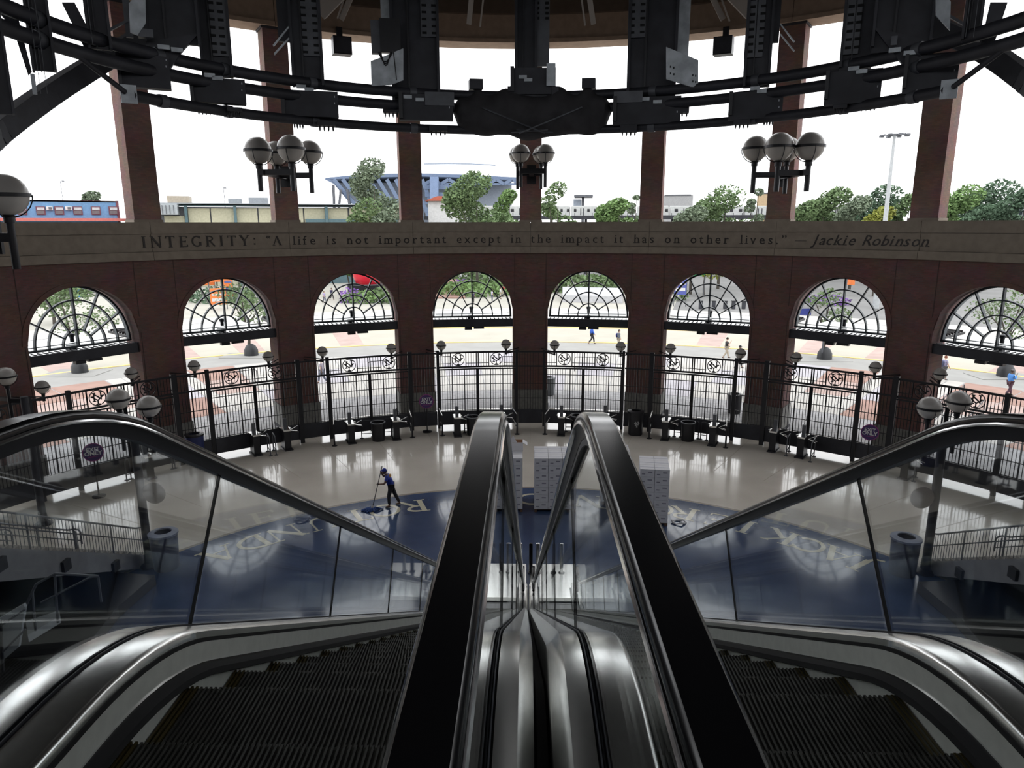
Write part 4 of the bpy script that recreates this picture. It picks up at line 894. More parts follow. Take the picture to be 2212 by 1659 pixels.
def hoop(x0, y0, x1, y1, dsc, h=.95, m=None):
    p, q = inring(at(x0, y0, z=0), .3), inring(at(x1, y1, z=0), .3); r = .14; u = (q-p).normalized(); t = thing('hoop_rail', dsc, 'rail', (p+q)/2)
    pts = [p]+[p+Vector((0, 0, h-r))+u*r*(1-cos(RAD(a)))+Vector((0, 0, r*sin(RAD(a)))) for a in (0, 30, 60, 90)]+[q+Vector((0, 0, h-r))-u*r*(1-cos(RAD(a)))+Vector((0, 0, r*sin(RAD(a)))) for a in (90, 60, 30, 0)]+[q]
    MB().tube(pts, .028, 8).build('hoop', m or M_dsteel, t); MB().tube([p+Vector((0, 0, .25)), q+Vector((0, 0, .25))], .02, 6).build('low_bar', m or M_dsteel, t)
    for k in (p, q): MB().lathe([(.1, 0), (.1, .02), (.03, .03)], 10, Matrix.Translation(k)).build('foot', m or M_dsteel, t)
for x0, y0, x1, y1, d in ((782, 947, 822, 944, 'left black hoop rail under the third arch'), (829, 943, 846, 942, 'narrow black hoop rail under the third arch'), (1004, 935, 1022, 934, 'left narrow black hoop rail under the fourth arch'), (1028, 934, 1060, 932, 'right black hoop rail under the fourth arch'),
        (1222, 932, 1240, 932, 'narrow black hoop rail under the fifth arch'), (1456, 943, 1470, 944, 'left narrow black hoop rail under the sixth arch'), (1476, 945, 1508, 948, 'middle black hoop rail under the sixth arch'), (1513, 949, 1526, 951, 'right narrow black hoop rail under the sixth arch')): hoop(x0, y0, x1, y1, d, .95)
for x0, y0, x1, y1, d in ((585, 985, 579, 975, 'left steel hoop rail under the second arch'), (597, 983, 591, 973, 'right steel hoop rail under the second arch'), (268, 1034, 256, 1020, 'left steel hoop rail under the leftmost arch'), (372, 1012, 360, 1000, 'right steel hoop rail under the leftmost arch'),
        (1698, 985, 1704, 975, 'left steel hoop rail under the seventh arch'), (1750, 998, 1758, 986, 'right steel hoop rail under the seventh arch'), (1973, 1040, 1986, 1027, 'steel hoop rail under the rightmost arch')): hoop(x0, y0, x1, y1, d, .95, M_gsteel)
def stanchion(x, y, s, d):
    p = at(x, y, z=0); t = thing('guard_stanchion', d, 'stanchion', p); MB().tube([p, p+Vector((0, 0, 1.12))], .045, 8).build('post', M_black, t); MB().lathe([(.14, 0), (.14, .02), (.05, .04)], 12, Matrix.Translation(p)).build('foot', M_black, t)
    q = Vector((s*.28, 1.0, 0))
    for z in (1.1, .5): MB().tube([p+Vector((0, 0, z)), p+q+Vector((0, 0, z+.12))], .03, 8).build('rail', M_stain, t)
for x, y, s, d in ((723, 963, -1, 'black guard stanchion with steel rails left of the third arch gate'), (891, 945, -1, 'black guard stanchion right of the third arch gate'), (956, 941, -1, 'black guard stanchion left of the fourth arch gate'), (1117, 938, -1, 'black guard stanchion right of the fourth arch gate'),
        (1177, 938, 1, 'black guard stanchion left of the fifth arch gate'), (1402, 947, 1, 'black guard stanchion left of the sixth arch gate'), (1567, 967, 1, 'black guard stanchion right of the sixth arch gate')): stanchion(x, y, s, d)
# steel bollards at the foot of the escalators
for i, (x, m, d, r) in enumerate(((-.85, M_dsteel, 'dark slim bollard, leftmost of those at the escalator foot', .035), (-.62, M_dsteel, 'dark slim bollard, second from the left at the escalator foot', .035), (-.2, M_chrome, 'shiny steel bollard left of the gap between the escalators', .06), (.13, M_rubber, 'black rubber bollard in the gap between the escalators', .06),
        (.36, M_chrome, 'shiny steel bollard right of the gap between the escalators', .07), (.86, M_dsteel, 'dark bollard, second from the right at the escalator foot', .06), (1.12, M_stain, 'steel bollard, rightmost of those at the escalator foot', .06))):
    t = thing('bollard', d, 'bollard', (x, 21.0, .022)); T = Matrix.Translation((x, 21.0, .022)); MB().lathe([(r, 0), (r, .98), (r*.8, 1.02), (r*.3, 1.03)], 14, T).build('shaft', m, t); MB().lathe([(r*1.6, 0), (r*1.6, .02), (r, .03)], 14, T).build('foot', M_dsteel, t)
# ---------------------------------------------------------------- pallets of white cartons
CW, CD, CH = .545, .52, .298
cart = thing('carton', 'white carton', 'box', (0, 0, 0), 'white cartons stacked on pallets')
MB().box((0, 0, CH/2), (CW-.012, CD-.012, CH-.008)).build('case', M_carton, cart)
MB().box((0, 0, CH-.002), (CW-.02, .05, .006)).build('tape', solid('tape', (.62, .62, .70), .25), cart)
MB().box((.1, -CD/2+.003, CH*.6), (.16, .006, .045)).build('print_mark', M_mark, cart); MB().box((-.14, -CD/2+.003, CH*.35), (.12, .006, .04)).build('print_mark', M_mark, cart)
CP = Proto(cart)
def stack(x, y, nc, nd, rz, name, full=True, rows=7):
    R_ = Matrix.Translation((x, y, 0)) @ Matrix.Rotation(rz, 4, 'Z'); W_, D_ = nc*CW, nd*CD
    t = thing('pallet', 'dark wooden pallet under '+name, 'pallet', (x, y, 0)); 
    for k in range(5): MB().box((0, -D_/2+.07+k*(D_-.14)/4, .115), (W_, .1, .022), R_).build('deck_board', M_wood, t)
    for k in range(3): MB().box((-W_/2+.06+k*(W_-.12)/2, 0, .052), (.1, D_, .1), R_).build('bearer', M_wood, t)
    for r in range(rows):
        for c in range(nc):
            for d in range(nd):
                if r < rows-1 and 0 < c < nc-1 and 0 < d < nd-1: continue
                jx, jy = random.uniform(-.004, .004), random.uniform(-.004, .004)
                p = R_ @ Vector(((c-(nc-1)/2)*CW+jx, (d-(nd-1)/2)*CD+jy, .128+r*CH)); rw = ['bottom', 'second', 'third', 'fourth', 'fifth', 'sixth', 'top'][r]; cn = (['left', 'right'] if nc == 2 else ['left', 'middle', 'right'])[c]; dn = (['front', 'middle', 'back'] if nd == 3 else ['front', 'back'])[d]
                CP.put(p, rz, 'white carton, %s layer, %s %s, in %s' % (rw, dn, cn, name), 'white cartons stacked on pallets')
stack(1.10, 26.75, 3, 3, 0, 'the pallet stack between the handrails')
stack(-.72, 26.75, 2, 3, .01, 'the stack behind the left handrail')
stack(4.80, 25.55, 2, 3, -.13, 'the rightmost pallet stack')
stack(3.55, 27.3, 2, 2, -.03, 'the stack hidden behind the right handrail')
t = thing('open_box', 'open brown cardboard box with white flaps on top of the stack behind the left handrail', 'box', (-.45, 27.1, 2.22))
T = Matrix.Translation((-.45, 27.1, 2.22))
for x, y, w, d in ((-.28, 0, .02, .45), (.28, 0, .02, .45), (0, .22, .56, .02), (0, -.22, .56, .02)): MB().box((x, y, .17), (w, d, .34), T).build('box_wall', M_card if y > 0 else M_carton, t)
MB().prism([(-.28, .34), (.05, .34), (-.1, .62)], -.2, -.19, T).build('flap', M_carton, t); MB().bar(T @ Vector((.28, 0, .34)), T @ Vector((.46, 0, .22)), .45, .012, up=(0, 0, 1)).build('flap', M_carton, t)
t = thing('plastic_film', 'crumpled white plastic film lying beside the rightmost pallet stack', 'film', at(1464, 1132, z=0)); p = at(1466, 1130, z=0)
MB().tube([p+Vector((.25*cos(a*.7)+.03*sin(a*3), .2*sin(a*.7), .05+.03*sin(a*2))) for a in range(10)], [.02+.02*abs(sin(a)) for a in range(10)], 7).build('film_roll', solid('film', (.6, .6, .62), .3), t)
# ---------------------------------------------------------------- stairs on both sides
def stairs(s):
    side = 'left' if s < 0 else 'right'; X = lambda v: Vector((v[0] if s < 0 else .326-v[0], v[1], v[2]))
    A = Vector((-12.9, 21.9, 0)); a, b_, c = ray(0, 1190); t_ = 16.6/F; B = Vector((a*t_, b_*t_, H+c*t_)); d = B-A; dh = Vector((d.x, d.y, 0)); L = dh.length; u = dh/L; sl = B.z/L; e = Vector((-u.y, u.x, 0)); e = e if e.x < 0 else -e; e = (e*.55+Vector((-.835, .0, 0))).normalized()
    t = thing('staircase', 'wide dark staircase with railings on the %s, rising towards the viewer' % side, 'staircase', X(A)); n = 30; LL = L*1.5; W_ = 9.5
    for k in range(n):
        p0 = A+u*(LL*k/n); p1 = A+u*(LL*(k+1)/n); z = sl*LL*(k+1)/n
        q = [p0, p1, p1+e*W_, p0+e*W_]; vs = [X((v.x, v.y, zz)) for zz in (z-.35 if k > 1 else 0, z) for v in q]
        mb = MB().add(vs, [(0, 3, 2, 1), (4, 5, 6, 7), (0, 1, 5, 4), (1, 2, 6, 5), (2, 3, 7, 6), (3, 0, 4, 7)]); mb.build('stair_step', solid('stair_concrete', (.22, .20, .18), .8), t)
    vs = []
    for w in (.0, .16):
        for f, o in ((-.01, .06), (1.5, .06), (1.5, -.95), (.12, -.95)): p = A+u*L*f-e*w; vs.append(X((p.x, p.y, max(0, sl*L*f+o))))
    MB().add(vs, [(0, 1, 2, 3), (7, 6, 5, 4), (0, 4, 5, 1), (1, 5, 6, 2), (2, 6, 7, 3), (3, 7, 4, 0)]).build('stringer', solid('stair_stringer', (.20, .20, .21), .7), t)
    for f in (.35, .7, 1.05): p = A+u*L*f-e*.2; MB().box(X((p.x, p.y, sl*L*f-.35)), (.12, .3, .3)).build('bracket', M_black, t)
    vs = [X((v.x, v.y, z)) for z in (0, .02) for v in (A+Vector((.1, -.1, 0)), A+u*L*1.7, A+u*L*1.7+e*W_, A+e*W_)]
    def rail_line(off, f0, f1, h, pick, name, end=True, mid=.62):
        P = lambda f, z: (lambda p: X((p.x, p.y, sl*L*f+z)))(A+u*L*f+e*off)
        top = [P(f0-.045, h-.02), P(f0-.03, h+.05), P(f0, h+.07), P(f0+.06, h), P(f1, h)]
        r = MB().tube([P(f0-.045, .5), *top], .028, 8).build('railing', M_gsteel, t, label=name); MB().tube([P(f0-.04, mid), P(f0+.06, mid), P(f1, mid)], .02, 6).build('mid_rail', M_gsteel, r)
        m = int((f1-f0)*L/(.145 if pick else 1.9)); mb = MB()
        if pick:
            for k in range(m+1): f = f0+(f1-f0)*k/m; mb.tube([P(f, .05), P(f, h)], .011, 4)
            mb.build('balusters', M_gsteel, r, kind='stuff'); MB().tube([P(f0, .07), P(f1, .07)], .018, 6).build('bottom_rail', M_gsteel, r)
        for k in range(int((f1-f0)*L/1.9)+1): f = f0+k*1.9/L; MB().tube([P(f, 0), P(f, h)], .026, 8).build('rail_post', M_gsteel, r)
        return r
    rail_line(0.06, .0, 1.35, 1.02, True, 'grey balustrade railing along the near edge of the %s staircase' % side)
    rail_line(2.1, .05, 1.35, .95, False, 'grey handrail between the flights, nearest on the %s staircase' % side)
    rail_line(4.4, .05, 1.35, .95, False, 'grey handrail between the flights, middle of the %s staircase' % side)
    rail_line(6.9, .05, 1.3, .95, True, 'grey balustrade railing along the far edge of the %s staircase' % side)
stairs(-1); stairs(1)
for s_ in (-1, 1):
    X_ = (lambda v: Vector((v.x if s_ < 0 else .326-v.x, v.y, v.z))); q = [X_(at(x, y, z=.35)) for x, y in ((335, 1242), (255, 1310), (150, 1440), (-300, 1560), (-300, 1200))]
    MB().add(q+[v-Vector((0, 0, .34)) for v in q], [(4, 3, 2, 1, 0), (5, 6, 7, 8, 9)]+[(i, (i+1) % 5, 5+(i+1) % 5, 5+i) for i in range(5)]).build('stair_shade_slab', solid('stair_shade_black', (.022, .022, .024), .35), fl, label='black slab standing in for the shade under the stairs')  # black slab added to give the floor beneath the stairs its shade
t = thing('lower_railing', 'thin grey pipe railing in the dark lower left, under the staircase', 'railing', (-9.5, 13, 0)); pp = [at(x, y, y=14.0) for x, y in ((55, 1310), (78, 1262), (120, 1239), (212, 1245))]
MB().tube(pp, .03, 6).build('rail', M_gsteel, t)
for x, y0, y1 in ((70, 1275, 1362), (118, 1239, 1345), (212, 1246, 1300)): MB().tube([at(x, y0, y=14.0), at(x+7, y1, y=14.0)], .025, 6).build('rail_post', M_gsteel, t)
MB().tube([at(88, 1302, y=14.0), at(200, 1245, y=14.0)], .025, 6).build('rail', M_gsteel, t)
t = thing('landing_guard', 'pale guard panel with pipe rails in the lower left corner', 'panel', at(20, 1420, y=11.5)); q = [at(x, y, y=11.5) for x, y in ((-30, 1352), (3, 1333), (50, 1305), (54, 1312), (40, 1398), (0, 1432), (-30, 1450))]
MB().add([v for v in q]+[v+Vector((0, .06, 0)) for v in q], [tuple(range(7))[::-1], tuple(range(7, 14))]+[(i, (i+1) % 7, 7+(i+1) % 7, 7+i) for i in range(7)]).build('panel', solid('pale_panel', (.40, .43, .45), .6), t)
for k in (0, 62): MB().tube([at(-30, 1372+k, y=11.4), at(0, 1352+k, y=11.4), at(55, 1316+k*.7, y=11.4)], .02, 6).build('rail', M_gsteel, t)
MB().tube([at(0, 1340, y=11.4), at(6, 1450, y=11.4)], .03, 6).build('rail_post', M_black, t)
t = thing('low_slab', 'pale concrete slab corner low on the left, below the pipe railing', 'slab', at(100, 1340, z=.3)); q = [at(x, y, z=1.0) for x, y in ((55, 1342), (128, 1318), (130, 1330), (60, 1372))]; q = [v for v in q]
MB().add([v for v in q]+[v-Vector((0, 0, .2)) for v in q], [(0, 1, 2, 3), (7, 6, 5, 4)]+[(i, 4+i, 4+(i+1) % 4, (i+1) % 4) for i in range(4)]).build('slab', solid('pale_panel', (.40, .43, .45), .6), t)
# ================================================================ people
def skin(name, V, E_, R_, m, parent, sub=1):
    gs = 1.22 if name in ('top_garment', 'trousers') else 1.12 if name == 'body' else 1.15
    me = bpy.data.meshes.new(name); me.from_pydata([tuple(v) for v in V], E_, []); me.materials.append(m); o = bpy.data.objects.new(name, me); COL.objects.link(o)
    sk = o.modifiers.new('skin', 'SKIN'); sk.use_smooth_shade = True; 
    lay = me.skin_vertices[0] if me.skin_vertices else None
    if lay is None:
        bm = bmesh.new(); bm.from_mesh(me); bm.verts.layers.skin.verify(); bm.to_mesh(me); bm.free(); lay = me.skin_vertices[0]
    for i, r in enumerate(R_): lay.data[i].radius = (r*gs, r*gs) if not isinstance(r, tuple) else (r[0]*gs, r[1]*gs); lay.data[i].use_root = (i == 0)
    ss = o.modifiers.new('sub', 'SUBSURF'); ss.levels = sub; ss.render_levels = sub
    adopt(o, parent); return o
def person(loc, rz, dsc, h=1.75, pose='walk', skinm=None, top=None, top_long=True, legs=None, shoes=None, hair=None, cap=None, fem=False, phase=1, bag=None, detail=True):
    """x forward, y left; the figure is modelled at the origin and then placed"""
    k = h/1.75; sw = .17 if fem else .195
    J = {'pel': (0, 0, .95), 'wai': (.0, 0, 1.07), 'che': (.01, 0, 1.30), 'nb': (.01, 0, 1.47), 'nk': (.02, 0, 1.53), 'hd': (.04, 0, 1.66)}
    if pose == 'walk':
        p = phase
        L = {'hip': (0, .09, .92), 'kn': (.16*p+.05, .09, .52), 'an': (.26*p-.08*(p < 0), .09, .10+.05*(p < 0)), 'to': (.40*p+.0 if p > 0 else -.20, .10, .04)}
        Rr = {'hip': (0, -.09, .92), 'kn': (-.10*p+.08, -.09, .51), 'an': (-.34*p, -.09, .13 if p > 0 else .10), 'to': (-.22 if p > 0 else .46, -.10, .04)}
        aL = [(0, sw, 1.42), (-.10*p, sw+.06, 1.16), (.02-.14*p, sw+.05, .93)]; aR = [(0, -sw, 1.42), (.08*p, -sw-.06, 1.16), (.22*p, -sw-.04, .96)]
    elif pose == 'phone':
        L = {'hip': (0, .09, .92), 'kn': (.14, .09, .52), 'an': (.22, .09, .10), 'to': (.38, .10, .04)}; Rr = {'hip': (0, -.09, .92), 'kn': (-.02, -.09, .51), 'an': (-.30, -.09, .13), 'to': (-.18, -.10, .04)}
        aL = [(0, sw, 1.42), (.02, sw+.07, 1.15), (.2, sw-.04, 1.05)]; aR = [(0, -sw, 1.42), (.10, -sw-.05, 1.18), (.30, -.08, 1.42)]
    elif pose == 'mop':
        J = {'pel': (-.02, 0, .93), 'wai': (.02, 0, 1.04), 'che': (.10, 0, 1.26), 'nb': (.16, 0, 1.41), 'nk': (.19, 0, 1.46), 'hd': (.25, 0, 1.56)}
        L = {'hip': (-.02, .09, .90), 'kn': (.10, .12, .50), 'an': (.08, .14, .09), 'to': (.24, .16, .04)}; Rr = {'hip': (-.02, -.09, .90), 'kn': (-.16, -.11, .50), 'an': (-.34, -.13, .10), 'to': (-.18, -.15, .04)}
        aL = [(.12, sw, 1.37), (.24, sw+.08, 1.12), (.46, .06, 1.04)]; aR = [(.12, -sw, 1.37), (.30, -sw-.1, 1.25), (.36, -.12, 1.46)]
    else:
        L = {'hip': (0, .09, .92), 'kn': (.02, .10, .51), 'an': (0, .11, .09), 'to': (.15, .14, .04)}; Rr = {'hip': (0, -.09, .92), 'kn': (.02, -.10, .51), 'an': (0, -.11, .09), 'to': (.15, -.14, .04)}
        aL = [(0, sw, 1.42), (-.02, sw+.07, 1.15), (.10, sw+.02, .93)]; aR = [(0, -sw, 1.42), (.02, -sw-.07, 1.15), (.16, -sw+.03, .98)]
    t = thing('person', dsc, 'person', (0, 0, 0)); S = Vector
    V = []; E_ = []; R_ = []
    def add(p, r, pr=None):
        V.append(S(p)*k); R_.append(r*k if not isinstance(r, tuple) else (r[0]*k, r[1]*k)); i = len(V)-1
        if pr is not None: E_.append((pr, i))
        return i
    pe = add(J['pel'], (.105, .13)); w = add(J['wai'], (.095, .115), pe); c = add(J['che'], (.11, .155), w); nb = add(J['nb'], .07, c); nk = add(J['nk'], .052, nb)
    for a, s in ((aL, 1), (aR, -1)):
        q = nb
        q = add(a[0], .052, c); q2 = add(a[1], .043, q); q3 = add(a[2], .032, q2); d = (S(a[2])-S(a[1])).normalized(); 
        pm = S(a[2])+d*.075; q4 = add(pm, (.018, .038), q3)
        if detail:
            sd = d.cross(S((1, 0, 0))).normalized() if abs(d.x) < .9 else S((0, 1, 0)); cu = S((.5, 0, 0)) if abs(d.x) < .7 else S((0, 0, -.6))
            for f in range(4):
                b0 = pm+sd*(-.027+.018*f)+d*.02; ln = (.062, .078, .072, .055)[f]; f1 = add(b0+d*.01, .0085, q4); f2 = add(b0+d*ln*.6+cu*.012, .0085, f1); add(b0+d*ln*.85+cu*.045, .007, f2)
            tb = add(S(a[2])+d*.03+cu*.05, .010, q3); add(S(a[2])+d*.07+cu*.085, .0085, tb)
    for D in (L, Rr):
        hp = add(D['hip'], .085, pe); kn = add(D['kn'], .058, hp); an = add(D['an'], .038, kn); add(D['to'], .034, an)
    skin('body', V, E_, R_, skinm or M_skin, t, 1)
    hd = S(J['hd'])*k; hr = .098*k
    MB().sphere(hd, hr, 14, 10, sc=(1.02, .80, 1.22)).build('head', skinm or M_skin, t)
    f = MB(); f.sphere(hd+S((hr*1.03, 0, -.012)), .016*k, 8, 5, sc=(1.2, .8, 1.3)); f.build('nose', skinm or M_skin, t)
    for s in (-1, 1):
        MB().sphere(hd+S((hr*.88, s*.033*k, .012)), .011*k, 8, 5).build('eye', M_brush, t); MB().sphere(hd+S((0, s*hr*.80, -.01)), .022*k, 8, 5, sc=(.8, .35, 1.2)).build('ear', skinm or M_skin, t)
    MB().box(hd+S((hr*.93, 0, -.055*k)), (.012*k, .045*k, .008*k)).build('mouth', solid('lip', (.25, .09, .08)), t)
    MB().sphere(hd+S((-.018, 0, .02))*k, hr*1.06, 14, 8, a0=-20, a1=90, sc=(1.0, .86, 1.2)).build('hair', hair or solid('dark_hair', (.03, .02, .015)), t)
    if fem: MB().sphere(hd+S((-.075, 0, -.05)), hr*.75, 12, 8, sc=(.6, .9, 1.5)).build('long_hair', hair or solid('dark_hair', (.03, .02, .015)), t)
    if cap:
        MB().sphere(hd+S((-.008, 0, .03)), hr*1.14, 14, 6, a0=5, a1=90, sc=(1.0, .88, 1.08)).build('cap', cap, t); MB().sphere(hd+S((hr*.95, 0, .045)), hr*.62, 12, 5, sc=(1.1, 1.0, .12)).build('cap_peak', cap, t)
    # shirt
    V = []; E_ = []; R_ = []; e = .014
    p0 = add(S(J['pel'])+S((0, 0, -.03)), (.125, .15)); w = add(J['wai'], (.112, .13), p0); c = add(J['che'], (.125, .168), w); nb = add(S(J['nb'])-S((0, 0, .02)), .085, c)
    for a in (aL, aR):
        q = add(a[0], .068, c); q2 = add(a[1] if top_long else S(a[0])*.35+S(a[1])*.65, .056 if top_long else .062, q)
        if top_long: add(S(a[1])*.12+S(a[2])*.88, .043, q2)
    skin('top_garment', V, E_, R_, top, t, 1)
    V = []; E_ = []; R_ = []; pe = add(S(J['pel'])-S((0, 0, .0)), (.112, .137))
    for D in (L, Rr): hp = add(D['hip'], .098, pe); kn = add(D['kn'], .072, hp); add(S(D['kn'])*.1+S(D['an'])*.9, .055, kn)
    skin('trousers', V, E_, R_, legs, t, 1)
    for D in (L, Rr):
        a, b_ = S(D['an']), S(D['to']); V = []; E_ = []; R_ = []; h_ = add(a+S((-.05, 0, -.045)), (.036, .032)); m_ = add((a+b_)/2+S((0, 0, -.02)), (.045, .034), h_); add(b_+S((.03, 0, 0)), (.038, .026), m_); skin('shoe', V, E_, R_, shoes or M_black, t, 1)
    if bag is not None: MB().sphere(S((-.20, 0, 1.22))*k, .17*k, 12, 8, sc=(.6, .9, 1.3)).build('backpack', bag, t)
    lo = min(D[q][2]-.03 for D in (L, Rr) for q in ('to',))
    t.location = (loc[0], loc[1], loc[2]); t.rotation_euler = (0, 0, rz); return t
def gp(x, y): return at(x, y, z=0)
c_ = solid
p = gp(846, 1094); mopman = person(p, pi*1.0+.15, 'person in a blue shirt and blue cap mopping the floor on the inlaid letters', 1.66, 'mop', M_skin3, c_('royal_shirt', (.015, .04, .30)), False, c_('black_trousers', (.012, .012, .016)), M_black, None, c_('royal_cap', (.01, .03, .28)))
# mop, gripped by both hands, head on the floor
R0 = Matrix.Translation(p) @ Matrix.Rotation(pi*1.0+.15, 4, 'Z'); k_ = 1.66/1.75
hA, hB = R0 @ (Vector((.40, -.10, 1.50))*k_), R0 @ (Vector((.53, .06, 1.02))*k_); mh = gp(803, 1107); t = thing('mop', 'long-handled blue mop held by the person cleaning the floor', 'mop', mh)
dd = (hB-hA).normalized(); foot = hB+dd*((hB.z-.12)/-dd.z); foot = mh*.0+Vector((foot.x, foot.y, .12)); MB().tube([hA-dd*.25, foot], .016, 8).build('handle', M_dsteel, t); MB().lathe([(.05, -.08), (.06, 0), (.03, .08)], 10, Matrix.Translation(foot)).build('clamp', solid('clamp_pale', (.4, .38, .36)), t)
mb = MB()
for i in range(34):
    a = random.uniform(0, 2*pi); l = random.uniform(.18, .48); w_ = Vector((cos(a)*l, sin(a)*l*.55, 0)); mb.tube([foot+Vector((0, 0, -.02)), foot+w_*.4+Vector((0, 0, -.0)), foot+w_*.8+Vector((0, 0, -.07)), foot+w_+Vector((0, 0, -.09))], [.02, .03, .03, .022], 5)
mb.build('mop_strands', c_('mop_blue', (.02, .06, .22)), t, kind='stuff')
MB().sphere(R0 @ Vector((.02, .0, 1.29)), .075, 10, 8, sc=(.8, 1.7, 1.1)).build('shoulder_cloth', c_('tan_cloth', (.42, .22, .07)), mopman, label='tan cloth over the shoulders')
blk, bei = c_('black_trousers', (.012, .012, .016)), c_('beige_trousers', (.42, .36, .28))
person(gp(1278, 743), .1, 'person in a bright blue jacket and dark trousers walking on the driveway', 1.72, 'walk', M_skin2, c_('bright_blue', (.03, .12, .55)), True, c_('dark_trousers', (.03, .028, .03)))
person(gp(1336, 752), -.5, 'person with long dark hair, grey jacket, pale trousers and a blue bag', 1.68, 'stand', M_skin2, c_('grey_jacket', (.12, .14, .18)), True, bei, fem=True, bag=c_('navy_bag', (.03, .04, .20)))
person(gp(1568, 774), .0, 'person in a black top and beige trousers walking under the sixth arch', 1.74, 'phone', M_skin2, c_('black_top', (.02, .02, .025)), False, bei, cap=c_('black_cap', (.015, .015, .015)))
person(gp(1595, 795), .0, 'person in a white shirt and dark cap with a black backpack behind a globe lamp', 1.75, 'walk', M_skin, c_('white_shirt', (.55, .55, .55)), True, c_('dark_trousers', (.03, .028, .03)), cap=c_('black_cap', (.015, .015, .015)), phase=1, bag=M_black)
person(gp(2036, 822), .1, 'person in a pale checked shirt with a backpack beside the rightmost arch', 1.78, 'walk', M_skin2, mat('check_shirt', (.5, .45, .55), .8, col2=(.10, .14, .35), nscale=22), False, c_('grey_shorts', (.10, .10, .11)), hair=c_('red_hair', (.18, .05, .02)), bag=c_('navy_pack', (.05, .06, .12)))
person(gp(2178, 856), .1, 'person in a sky blue shirt and grey cap holding a phone, at the right edge', 1.76, 'phone', M_skin3, c_('sky_shirt', (.08, .28, .70)), True, c_('maroon_trousers', (.07, .03, .05)), cap=c_('grey_cap', (.12, .11, .12)))
person(gp(697, 828), pi*.9, 'person striding past outside the third arch gate', 1.72, 'walk', M_skin2, c_('pale_top', (.40, .36, .42)), False, c_('grey_trousers', (.14, .15, .2)))
person(gp(701, 655), -.6, 'person in a lilac top strolling with another seen through the third fan window', 1.7, 'walk', M_skin2, c_('lilac_top', (.35, .30, .50)), False, c_('slate_trousers', (.12, .13, .18)), fem=True, detail=False)
person(gp(717, 648), -.6, 'person in dark clothes seen through the left side of the third fan window', 1.78, 'walk', M_skin, c_('navy_top', (.04, .04, .09)), True, c_('dark_trousers', (.03, .028, .03)), detail=False)
person(gp(1022, 656), 1.2, 'person in a dark shirt standing behind the middle bar of the fourth fan window', 1.75, 'stand', M_skin, c_('navy_top', (.04, .04, .09)), False, c_('dark_trousers', (.03, .028, .03)), detail=False)
person(gp(1063, 652), .3, 'person in a lilac shirt and dark trousers right of centre in the fourth fan window', 1.75, 'stand', M_skin2, c_('lilac_shirt', (.50, .45, .62)), False, c_('slate_trousers', (.12, .13, .18)), detail=False)
person(gp(1081, 646), .3, 'person in a white top at the right edge of the fourth fan window', 1.72, 'stand', M_skin2, c_('white_shirt', (.55, .55, .55)), True, bei, detail=False)
person(gp(1087, 641), 2.3, 'person in a red top behind the white-clad one in the fourth fan window', 1.75, 'stand', M_skin2, c_('red_top', (.45, .03, .03)), False, bei, detail=False)
# ================================================================ plants
def leaves(n, c, r, s, name, m, parent, rng=random):
    mb = MB(); V = []; Fc = []
    for i in range(n):
        while True:
            q = Vector((rng.uniform(-1, 1), rng.uniform(-1, 1), rng.uniform(-1, 1)))
            if q.length < 1: break
        q = q.normalized()*(q.length**.5); p = Vector((c[0]+q.x*r[0], c[1]+q.y*r[1], c[2]+q.z*r[2])); a = Vector((rng.uniform(-1, 1), rng.uniform(-1, 1), rng.uniform(-.6, .6))).normalized(); b_ = a.cross(Vector((rng.uniform(-1, 1), rng.uniform(-1, 1), rng.uniform(-1, 1)))).normalized(); z = s*rng.uniform(.6, 1.3)
        o = len(V); V += [p-a*z, p+b_*z*.6, p+a*z, p-b_*z*.6]; Fc.append((o, o+1, o+2, o+3))
    mb.add(V, Fc); return mb
def tree(base, h, cr, dsc, m, blobs=10, n=220, s=.3, trunk=.22, low=.35, name='tree', group=None, flat=1.0):
    """base point, height, crown radius; a forked trunk and a crown of leaf clumps"""
    base = Vector(base); t = thing(name, dsc, 'tree', base, group); rng = random.Random(int(base.x*13+base.y*7)); zc = h*(low+1)/2; ry = cr*.9
    tips = []
    MB().tube([base, base+Vector((rng.uniform(-.2, .2), 0, h*low*.6)), base+Vector((rng.uniform(-.4, .4), 0, h*low*1.15))], [trunk, trunk*.8, trunk*.6], 8).build('trunk', solid('bark', (.06, .05, .04)), t)
    for i in range(blobs):
        a = 2.4*i; rr = cr*(.25+.6*((i*.618) % 1)); z = h*low+(h*(1-low))*(.18+.72*((i*.381+.2) % 1)); f = 1-.45*abs((z/h-low)/(1-low)-.4); tips.append(base+Vector((cos(a)*rr*f, sin(a)*rr*f, z)))
    if blobs > 3:
        for q in tips[:5]: MB().tube([base+Vector((0, 0, h*low*1.0)), (base+Vector((0, 0, h*low))+q)/2+Vector((0, 0, .2)), q], [trunk*.5, trunk*.3, trunk*.12], 5).build('branch', solid('bark', (.06, .05, .04)), t)
    mb = MB()
    for q in tips:
        k = rng.uniform(.34, .5)*cr; g = leaves(n, q, (k, k, k*.72*flat), s, '', m, None, rng); mb.add(g.v, g.f)
    mb.build('foliage', m, t, kind='stuff'); return t
G1 = mat('leaf_mid', (.14, .21, .09), .8, noise_=.35, nscale=.6); G2 = mat('leaf_grey', (.19, .24, .16), .8, noise_=.3, nscale=.6); G3 = mat('leaf_dark', (.09, .15, .09), .8, noise_=.3, nscale=.5); G4 = mat('leaf_yellow', (.25, .27, .05), .8, noise_=.25, nscale=.6); G5 = mat('leaf_bright', (.16, .26, .09), .8, noise_=.3, nscale=.8)
